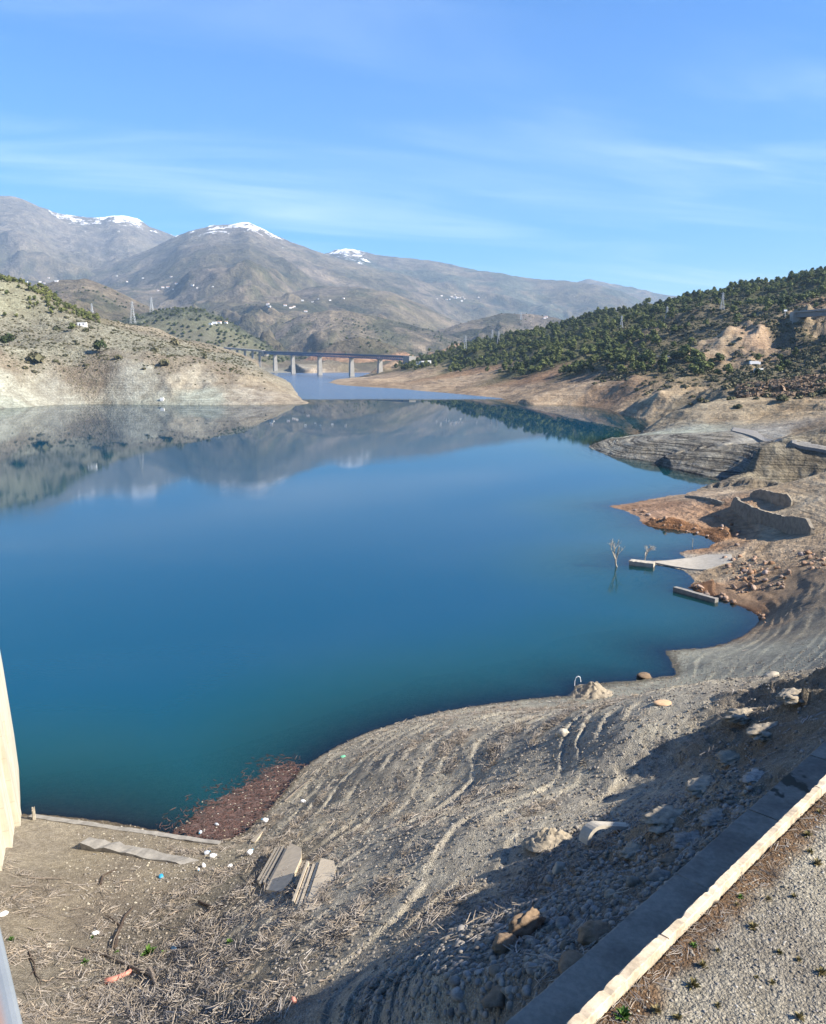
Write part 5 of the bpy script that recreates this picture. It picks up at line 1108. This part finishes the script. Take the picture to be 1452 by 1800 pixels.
v, f = join([tube([(-.5, 0, .02), (-.12, .015, .06), (.2, -.01, .05), (.5, .02, .10)], [.017, .02, .017, .008], 4), tube([(-.3, .12, .02), (.1, .2, .05), (.35, .16, .03)], [.012, .014, .008], 3)]); reed_me = new_mesh('reed', v, f, M_straw)
_p = hit(420, 1690); reed = link('reed', reed_me, None, _p, 'dry reed stalk on the lower slope near the driftwood', 'reed')
v, f = join([tube([(-.3, 0, .02), (-.05, .02, .2), (.15, .02, .38)], [.022, .018, .008], 4), tube([(.1, .1, .02), (.18, 0, .2), (.32, -.1, .34)], [.018, .015, .008], 3), tube([(-.3, -.2, 0), (.1, -.18, .06), (.5, -.14, .05)], [.02, .018, .008], 3), tube([(-.1, .25, .02), (.25, .3, .1), (.45, .38, .09)], [.016, .014, .006], 3)]); stub = link('reed', new_mesh('reed', v, f, M_straw), None, hit(640, 1560), 'clump of broken reed stubs beside the nearer layered stone', 'reed')
def strands(x, y, z):
    ph = z / .95 * .5 + .5 * fbm(x, y, 30, 3, seed=14.) ; fr = ph - np.floor(ph); return np.exp(-((fr - .5) / .15) ** 2) * np.clip(.25 + 2.2 * fbm(x, y, 8, 3, seed=65.), 0, 1)
pr_s = lambda x, y, z, sd_, s, n_: np.where((sd_ > .2) & (n_ < -4) & (z < 19) & (z > .5), 1.7 * strands(x, y, z) * np.clip(1.3 - (x + 2) / 30., .15, 1) * (.1 + .9 * (fbm(x, y, 3, 3, seed=68.) > -.1)), 0)
for k in range(2):
    scatter_near('reed_litter', (reed, stub)[k], 70000, (-18, 22), (26, 95), pr_s, .2, 1.15, 'bleached reed litter lying in bands along old water levels', .02, tiltj=.25)
pr_l = lambda x, y, z, sd_, s, n_: np.where((sd_ > .5) & (n_ < -13), np.clip(sstep(-3, -9, x) * (.12 + 1.2 * fbm(x, y, 5, 3, seed=66.)) * sstep(1.4, 4.5, z), 0, 1), 0)
for k in range(2):
    scatter_near('reed_litter', (reed, stub)[k], 40000, (-30, 2), (28, 66), pr_l, .2, 1.25, 'flattened dry reeds and twigs covering the hollow', .02, tiltj=.25)
scatter_near('shore_litter', reed, 26000, (-16, 30), (58, 130), lambda x, y, z, sd_, s, n_: np.where((sd_ > .1), np.exp(-((sd_ - 1.5) / 1.6) ** 2) * .35 + .03 * (n_ < -4), 0), .3, 1.2, 'twigs washed up along the waterline', .02, tiltj=.25)
scatter_near('shade_litter', reed, 26000, (-6, 36), (18, 62), lambda x, y, z, sd_, s, n_: np.where((n_ < -3.1) & (n_ > -15), np.clip(.1 + 1.0 * fbm(x, y, 2.5, 3, seed=33.), 0, 1), 0), .2, 1.1, 'twigs and dry stems caught among the stones of the shaded bank', .02, tiltj=.3)
scatter_near('wall_litter', reed, 60000, (2, 37), (11, 62), lambda x, y, z, sd_, s, n_: np.where((n_ > .13) & (n_ < 2.2), np.exp(-((n_ - .1) / (.55 + .2 * fbm(x, y, 2, 2))) ** 2), 0), .12, .42, 'brown straw and leaf litter banked along the foot of the wall', .02, tiltj=.2)
# floating debris raft in the cove corner
raft_poly = [(300, 1466), (345, 1474), (395, 1480), (440, 1455), (480, 1415), (530, 1350), (518, 1340), (480, 1345), (430, 1378), (380, 1405), (335, 1435)]
n0 = 30000; uu = rng.uniform(270, 545, n0); vv = rng.uniform(1325, 1482, n0); pc_ = np.array(raft_poly, float); best = np.full(n0, 1e9); ins = np.zeros(n0, bool)
for i in range(len(pc_)):
    a = pc_[i - 1]; b = pc_[i]; e_ = b - a; t = np.clip(((uu - a[0]) * e_[0] + (vv - a[1]) * e_[1]) / (e_ @ e_), 0, 1); best = np.minimum(best, np.hypot(uu - a[0] - t * e_[0], vv - a[1] - t * e_[1])); c_ = ((a[1] > vv) != (b[1] > vv)) & (uu < (b[0] - a[0]) * (vv - a[1]) / (b[1] - a[1] + 1e-9) + a[0]); ins ^= c_
nz_ = fbm(uu, vv * 2., 26., 4, .6); k_ = (ins & (rng.random(n0) < np.clip(.25 + best / 16 + nz_ * 1.2, .05, .97))) | (~ins & (best < 34) & (rng.random(n0) < np.clip(.16 + nz_ * .5, .0, 1) * np.exp(-best / 11))); uu, vv = uu[k_], vv[k_]
K = np.array([ray(a, b) for a, b in zip(uu, vv)]); T_ = -H / K[:, 2]; P_ = K * T_[:, None]; P_[:, 2] = rng.uniform(.0, .03, len(P_)); m = len(P_); dsrc = link('twig', new_mesh('twig', *join([tube([(-.5, 0, 0), (0, .05, .03), (.5, 0, .0)], [.05, .06, .03], 4)]), M_debris), None, atz(400, 1440) + np.array([0, 0, .02]), 'brown twig floating in the middle of the debris raft', 'twig'); dsrc.scale = (.5, .5, .5)
sc = rng.uniform(.12, .75, m) ** 1.3; scatter('floating_debris', dsrc, P_, np.stack([np.zeros(m), np.zeros(m), rng.uniform(0, 6.28, m)], 1), np.stack([sc, sc, sc * .6], 1), 'raft of brown twigs and bark floating in the corner of the lake')
w_ = rng.random(m) > .992; scatter('floating_chips', chip, P_[w_] + [0, 0, .03], np.zeros((w_.sum(), 3)), np.full((w_.sum(), 3), .16), 'pale flecks of foam and chips floating among the debris')
# ------------------------------------------------------------------ viaduct
M_bblue = simple('blue_painted_steel', (.05, .13, .26), .15, .4, .6); M_pier = simple('pier_concrete', (0.294, 0.280, 0.252), .12, .15, .9)
br = bpy.data.objects.new('viaduct', None); COL.objects.link(br); tag(br, 'long blue steel truss viaduct on tall concrete piers across the far end of the lake', 'bridge')
BL = atr(466, 617.5, 2330); BR = atr(717, 626.5, 1570); bd = BR - BL; BLn = np.linalg.norm(bd); bdir = bd / BLn; bperp = np.array([-bdir[1], bdir[0], 0]); bperp /= np.linalg.norm(bperp)
def bpt(s, n_, z_): return BL + bdir * s + bperp * n_ + np.array([0, 0, z_])
def bbox(a, b, w, h):                           # bar between two points
    a = np.array(a); b = np.array(b); d = b - a; d /= np.linalg.norm(d); u_ = np.cross(d, [0, 0, 1.]); 
    if np.linalg.norm(u_) < .05: u_ = np.array([1., 0, 0])
    u_ /= np.linalg.norm(u_); v_ = np.cross(d, u_); V = [q + u_ * i * w / 2 + v_ * j * h / 2 for q in (a, b) for i, j in ((-1, -1), (1, -1), (1, 1), (-1, 1))]; return V, [(0, 1, 2, 3)[::-1], (4, 5, 6, 7)] + [(k, (k + 1) % 4, (k + 1) % 4 + 4, k + 4) for k in range(4)]
link('deck', new_mesh('deck', *bbox(bpt(0, 0, -.4), bpt(BLn, 0, -.4), 12, 1.2), M_bblue), br); link('parapet', new_mesh('parapet', *join([bbox(bpt(0, 6 * k, .7), bpt(BLn, 6 * k, .7), .3, 1.1) for k in (-1, 1)]), M_pier), br)
DP = 6.6; npn = int(BLn / 9)
for sd_ in (-1, 1):
    link('chord', new_mesh('chord', *bbox(bpt(0, 4 * sd_, -1.6), bpt(BLn, 4 * sd_, -1.6), 1.0, 1.2), M_bblue), br); link('chord', new_mesh('chord', *bbox(bpt(0, 4 * sd_, -DP), bpt(BLn, 4 * sd_, -DP), 1.0, 1.4), M_bblue), br)
    dg = []
    for i in range(npn):
        s0 = BLn * i / npn; s1 = BLn * (i + 1) / npn; sm = (s0 + s1) / 2; dg += [bbox(bpt(s0, 4 * sd_, -DP), bpt(sm, 4 * sd_, -1.6), .7, .7), bbox(bpt(sm, 4 * sd_, -1.6), bpt(s1, 4 * sd_, -DP), .7, .7)]
    o = link('truss_diagonals', new_mesh('truss_diagonals', *join(dg), M_bblue), br, kind='stuff')
for (u, zb_) in ((515, -2), (562, -6), (618, -6), (668, -2), (484, 4)):
    # where this azimuth crosses the deck line
    k = ray(u, 640); k = k[:2] / np.linalg.norm(k[:2]); A_ = np.array([[k[0], -bdir[0]], [k[1], -bdir[1]]]); t_, s_ = np.linalg.solve(A_, BL[:2]); q = bpt(s_, 0, 0); V = []
    for z, w in ((zb_, 8.5), (q[2] - DP - 2.5, 6.0), (q[2] - DP - 2.4, 8.0), (q[2] - DP - .7, 8.5)):
        for i, j in ((-1, -1), (1, -1), (1, 1), (-1, 1)): c = q[:2] + bperp[:2] * i * w * .62 + bdir[:2] * j * w * .5; V.append((c[0], c[1], z))
    link('pier', new_mesh('pier', V, [(a * 4 + b, a * 4 + (b + 1) % 4, (a + 1) * 4 + (b + 1) % 4, (a + 1) * 4 + b) for a in range(3) for b in range(4)] + [(3, 2, 1, 0), (12, 13, 14, 15)], M_pier), br)
v, f = bbox(BL + bdir * -14 + np.array([0, 0, -6]), BL + bdir * 6 + np.array([0, 0, -6]), 14, 14); link('abutment', new_mesh('abutment', v, f, M_pier), br)
v, f = bbox(BR - bdir * 6 + np.array([0, 0, -7]), BR + bdir * 18 + np.array([0, 0, -7]), 14, 15); link('abutment', new_mesh('abutment', v, f, M_pier), br)
ap = bpy.data.objects.new('approach_viaduct', None); COL.objects.link(ap); tag(ap, 'grey concrete girder viaduct leading left from the blue truss bridge', 'bridge')
AL = atr(396, 611.5, 2450); AR = BL - bdir * 14; ad = AR - AL; link('deck', new_mesh('deck', *bbox(AL, AR, 12, 4.5), M_pier), ap)
for t in (.12, .32, .52, .72, .9): q = AL + ad * t; link('pier', new_mesh('pier', *bbox(q + [0, 0, -2], [q[0], q[1], 8], 6, 3.5), M_pier), ap)
# second bridge at the upper right
b2 = bpy.data.objects.new('road_bridge', None); COL.objects.link(b2); tag(b2, 'grey girder road bridge leaving the hillside at the upper right', 'bridge')
M_grey = simple('grey_steel_girder', (.16, .17, .175), .12, .5, .6)
a = atr(1402, 549, 880); b = atr(1560, 538, 800); link('girder', new_mesh('girder', *bbox(a + [0, 0, -2.6], b + [0, 0, -2.6], 7, 4.6), M_grey), b2); link('deck', new_mesh('deck', *bbox(a, b, 11, .8), M_pier), b2)
link('parapet', new_mesh('parapet', *bbox(a + [0, -5, 1], b + [0, -5, 1], .3, .8), M_grey), b2)
link('abutment', new_mesh('abutment', *bbox(a + [-1, 0, .4], [a[0] - 1, a[1], a[2] - 22], 9, 7), M_pier), b2)
for t in (-1.4, 1.0):
    pass
p = atr(1381, 545, 860); link('road_sign', new_mesh('road_sign', *join([box(0, 0, 3, 3, .2, 1.6), tube([(0, .2, -3), (0, .2, 3)], .12, 6)]), M_white), None, p + [0, 0, -3.4], 'white road sign beside the end of the grey bridge', 'sign')
# ------------------------------------------------------------------ pylons
M_lat = simple('galvanised_lattice', (.36, .38, .39), .1, .5, .6)
def pylon(u, vb, vt, r, label):
    p = hit(u, vb, r * .6, r * 1.5, 1500)
    if p is None: p = atr(u, vb, r)
    rr_ = math.hypot(p[0], p[1]); h = (vb - vt) * rr_ / F * 1.03; th_ = max(.22, rr_ * .00021); t = bpy.data.objects.new('power_pylon', None); COL.objects.link(t); t.location = tuple(p); tag(t, label, 'pylon'); w = h * .11; parts = []
    prof = [(0, w), (.55 * h, w * .42), (h * .92, w * .22), (h, .05)]
    def wid(z): return np.interp(z, [q[0] for q in prof], [q[1] for q in prof])
    for i, j in ((-1, -1), (1, -1), (1, 1), (-1, 1)):
        zz_ = [q[0] for q in prof]; parts.append(tube([(i * wid(z), j * wid(z), z) for z in zz_], th_, 4))
    zs_ = np.linspace(0, h * .92, 9)
    for a, b in zip(zs_[:-1], zs_[1:]):
        for (i, j, k, l_) in ((-1, -1, 1, -1), (1, -1, 1, 1), (1, 1, -1, 1), (-1, 1, -1, -1)): parts.append(tube([(i * wid(a), j * wid(a), a), (k * wid(b), l_ * wid(b), b)], th_ * .6, 3, False))
    link('tower', new_mesh('tower', *join(parts), M_lat), t)
    for z in (.66, .78, .90): link('crossarm', new_mesh('crossarm', *join([tube([(-h * .12, 0, z * h), (0, 0, z * h + h * .03), (h * .12, 0, z * h)], th_ * .9, 4), tube([(-h * .12, 0, z * h), (h * .12, 0, z * h)], th_ * .8, 4)]), M_lat), t)
for u, vb, vt, r, lab in ((234, 568, 534, 1150, 'tall lattice pylon on the crest of the left bank'), (1092, 577, 557, 1500, 'lattice pylon in the pine wood, left of the pair below the skyline'), (1172, 560, 541, 1350, 'lattice pylon standing out from the wood mid-slope at right'), (1269, 545, 518, 1150, 'lattice pylon nearest the skyline of the right-hand hill'),
                          (818, 620, 592, 1700, 'lattice pylon at the far left foot of the pine wood'), (876, 604, 584, 1900, 'small lattice pylon above the pine wood right of the bridge'), (865, 602, 582, 2000, 'small lattice pylon just left of its neighbour above the pine wood'), (916, 562, 549, 4600, 'tiny pylon on the crest of the far olive hill'), (95, 535, 520, 3300, 'tiny pylon behind the pines on the left hillside'), (267, 550, 525, 2700, 'distant pylon on the dark wooded knoll, behind the tall one'), (162, 550, 536, 3300, 'tiny pylon left of the tall pylon, low on the far slope')):
    pylon(u, vb, vt, r, lab)
# ------------------------------------------------------------------ buildings
M_white_wall = simple('white_render', (.80, .78, .74), .06, .5, .8); M_tile = simple('tile_roof', (.45, .27, .18), .15, .5, .9); M_win = simple('dark_window', (.05, .05, .06), .1, 1, .4)
def house(p, w, d, h, label, group=None, rz=0., flat=False, cat='house'):
    t = bpy.data.objects.new('house', None); COL.objects.link(t); t.location = tuple(map(float, p)); t.rotation_euler = (0, 0, rz); tag(t, label, cat, group); link('wall', new_mesh('wall', *box(0, 0, h / 2 - .5, w, d, h + 1), M_white_wall), t)
    if flat: link('roof', new_mesh('roof', *box(0, 0, h + .15, w * 1.04, d * 1.04, .3), M_white_wall), t)
    else:
        V = [(-w * .54, -d * .56, h), (w * .54, -d * .56, h), (w * .54, d * .56, h), (-w * .54, d * .56, h), (-w * .54, 0, h + d * .25), (w * .54, 0, h + d * .25)]; link('roof', new_mesh('roof', V, [(0, 1, 5, 4), (2, 3, 4, 5), (0, 4, 3), (1, 2, 5), (3, 2, 1, 0)], M_tile), t)
    return t
p = hit(145, 573, 700, 1300, 1500); t = house(p, 8.5, 4, 3.2, 'small white building on the crest of the left bank beside the pines', None, .1, True, 'building'); link('window', new_mesh('window', *box(1.5, -2.02, 1.8, 1.6, .1, 1.0), M_win), t); link('door', new_mesh('door', *box(-2.2, -2.02, 1.1, 1.1, .1, 2.1), M_win), t)
p = hit(1333, 655, 500, 900, 1500); kt = house(p, 6, 3.5, 3.0, 'small green-fronted hut beside the road at the foot of the rock cutting', None, .2, True, 'hut'); link('shutter', new_mesh('shutter', *box(.3, -1.8, 1.4, 4.2, .12, 1.8), simple('green_shutter', (.10, .34, .20), .1, 1)), kt)
p = hit(1325, 641, 500, 1000, 1500); link('parked_lorry', new_mesh('parked_lorry', *join([box(0, 0, 1.7, 7, 2.4, 2.4), box(4.3, 0, 1.3, 1.6, 2.3, 2.0), tube([(-2.5, -1.3, .5), (-2.5, 1.3, .5)], .5, 10), tube([(4.2, -1.3, .5), (4.2, 1.3, .5)], .5, 10)]), M_white_wall), None, p, 'white lorry parked under the rock cutting above the green hut', 'lorry')
rb = random.Random(5); vill = [(800, 525, 34, 12, 7), (1022, 562, 18, 5, 2), (60, 496, 26, 8, 3), (290, 510, 20, 8, 10), (520, 545, 30, 10, 1), (470, 540, 20, 8, 3), (350, 505, 30, 10, 5), (240, 490, 40, 10, 4), (700, 640, 3, 2, 0), (385, 570, 20, 6, 0), (960, 560, 12, 4, 0), (560, 530, 40, 10, 0)]
names = ['white hill village below the middle of the long ridge', 'white village low on the slope near the pine wood skyline', 'white farmsteads behind the young pines at far left', 'white farmsteads on the mid slope left of the central peak', 'white farms on the brown foothills above the bridge', 'scattered farms left of the brown foothills', 'farms high in the valley below the central peak', 'farms on the slope under the snow peak', '', 'cottages on the hill behind the tall pylon', 'farms on the olive hill', 'farms in the foothills']
for i, (u0, v0, su, sv, _n) in enumerate(vill):
    if not names[i]: continue
    for k in range((16, 8, 5, 5, 5, 4, 5, 4, 0, 4, 3, 5)[i]):
        p = hit(rb.gauss(u0, su * .6), rb.gauss(v0, sv * .25), 2300, 14000, 500)
        if p is None: continue
        s = rb.uniform(.7, 1.3) * (p[1] / 7000) ** .5; house(p, 17 * s, 12 * s, 7 * s, 'white house among the ' + names[i].replace('white ', ''), names[i], rb.uniform(-.5, .5), rb.random() < .5)
for k in range(3):
    p = hit(770 + k * 9 - 35, 640 - k, 1400, 2600, 900)
    if p is not None: house(p, 9, 6, 4, ('white shed at the right end of the viaduct, leftmost of three', 'white shed at the right end of the viaduct, middle of three', 'white shed at the right end of the viaduct, rightmost of three')[k], None, .2, True, 'shed')
p = atz(285, 705, 4); p = hit(285, 704, 600, 900, 1500); link('white_marker', new_mesh('white_marker', *join([box(0, 0, 1, 3, 2, 2.6), box(0, 0, -.6, 2, 1.4, 1.2)]), M_white_wall), None, p, 'white concrete marker block on the bare left bank just above the water', 'marker')
# guard rail of the hillside road
M_rail = simple('road_barrier', (.50, .52, .52), .1, .5, .5); gp = [hit(u, v, 650, 1100, 1500) for u, v in ((1094, 618), (1110, 624), (1140, 627), (1180, 629), (1225, 629))]; gp = [q for q in gp if q is not None]
rb2 = []; 
for a, b in zip(gp[:-1], gp[1:]):
    rb2.append(bbox(a + [0, 0, 1.0], b + [0, 0, 1.0], .25, .6)); 
    for t in np.linspace(0, 1, 6): q = a * (1 - t) + b * t; rb2.append(bbox(q + [0, 0, -.3], q + [0, 0, 1.0], .2, .2))
link('road_barrier', new_mesh('road_barrier', *join(rb2), M_rail), None, None, 'pale metal barrier along the road cut into the wooded hill', 'barrier')
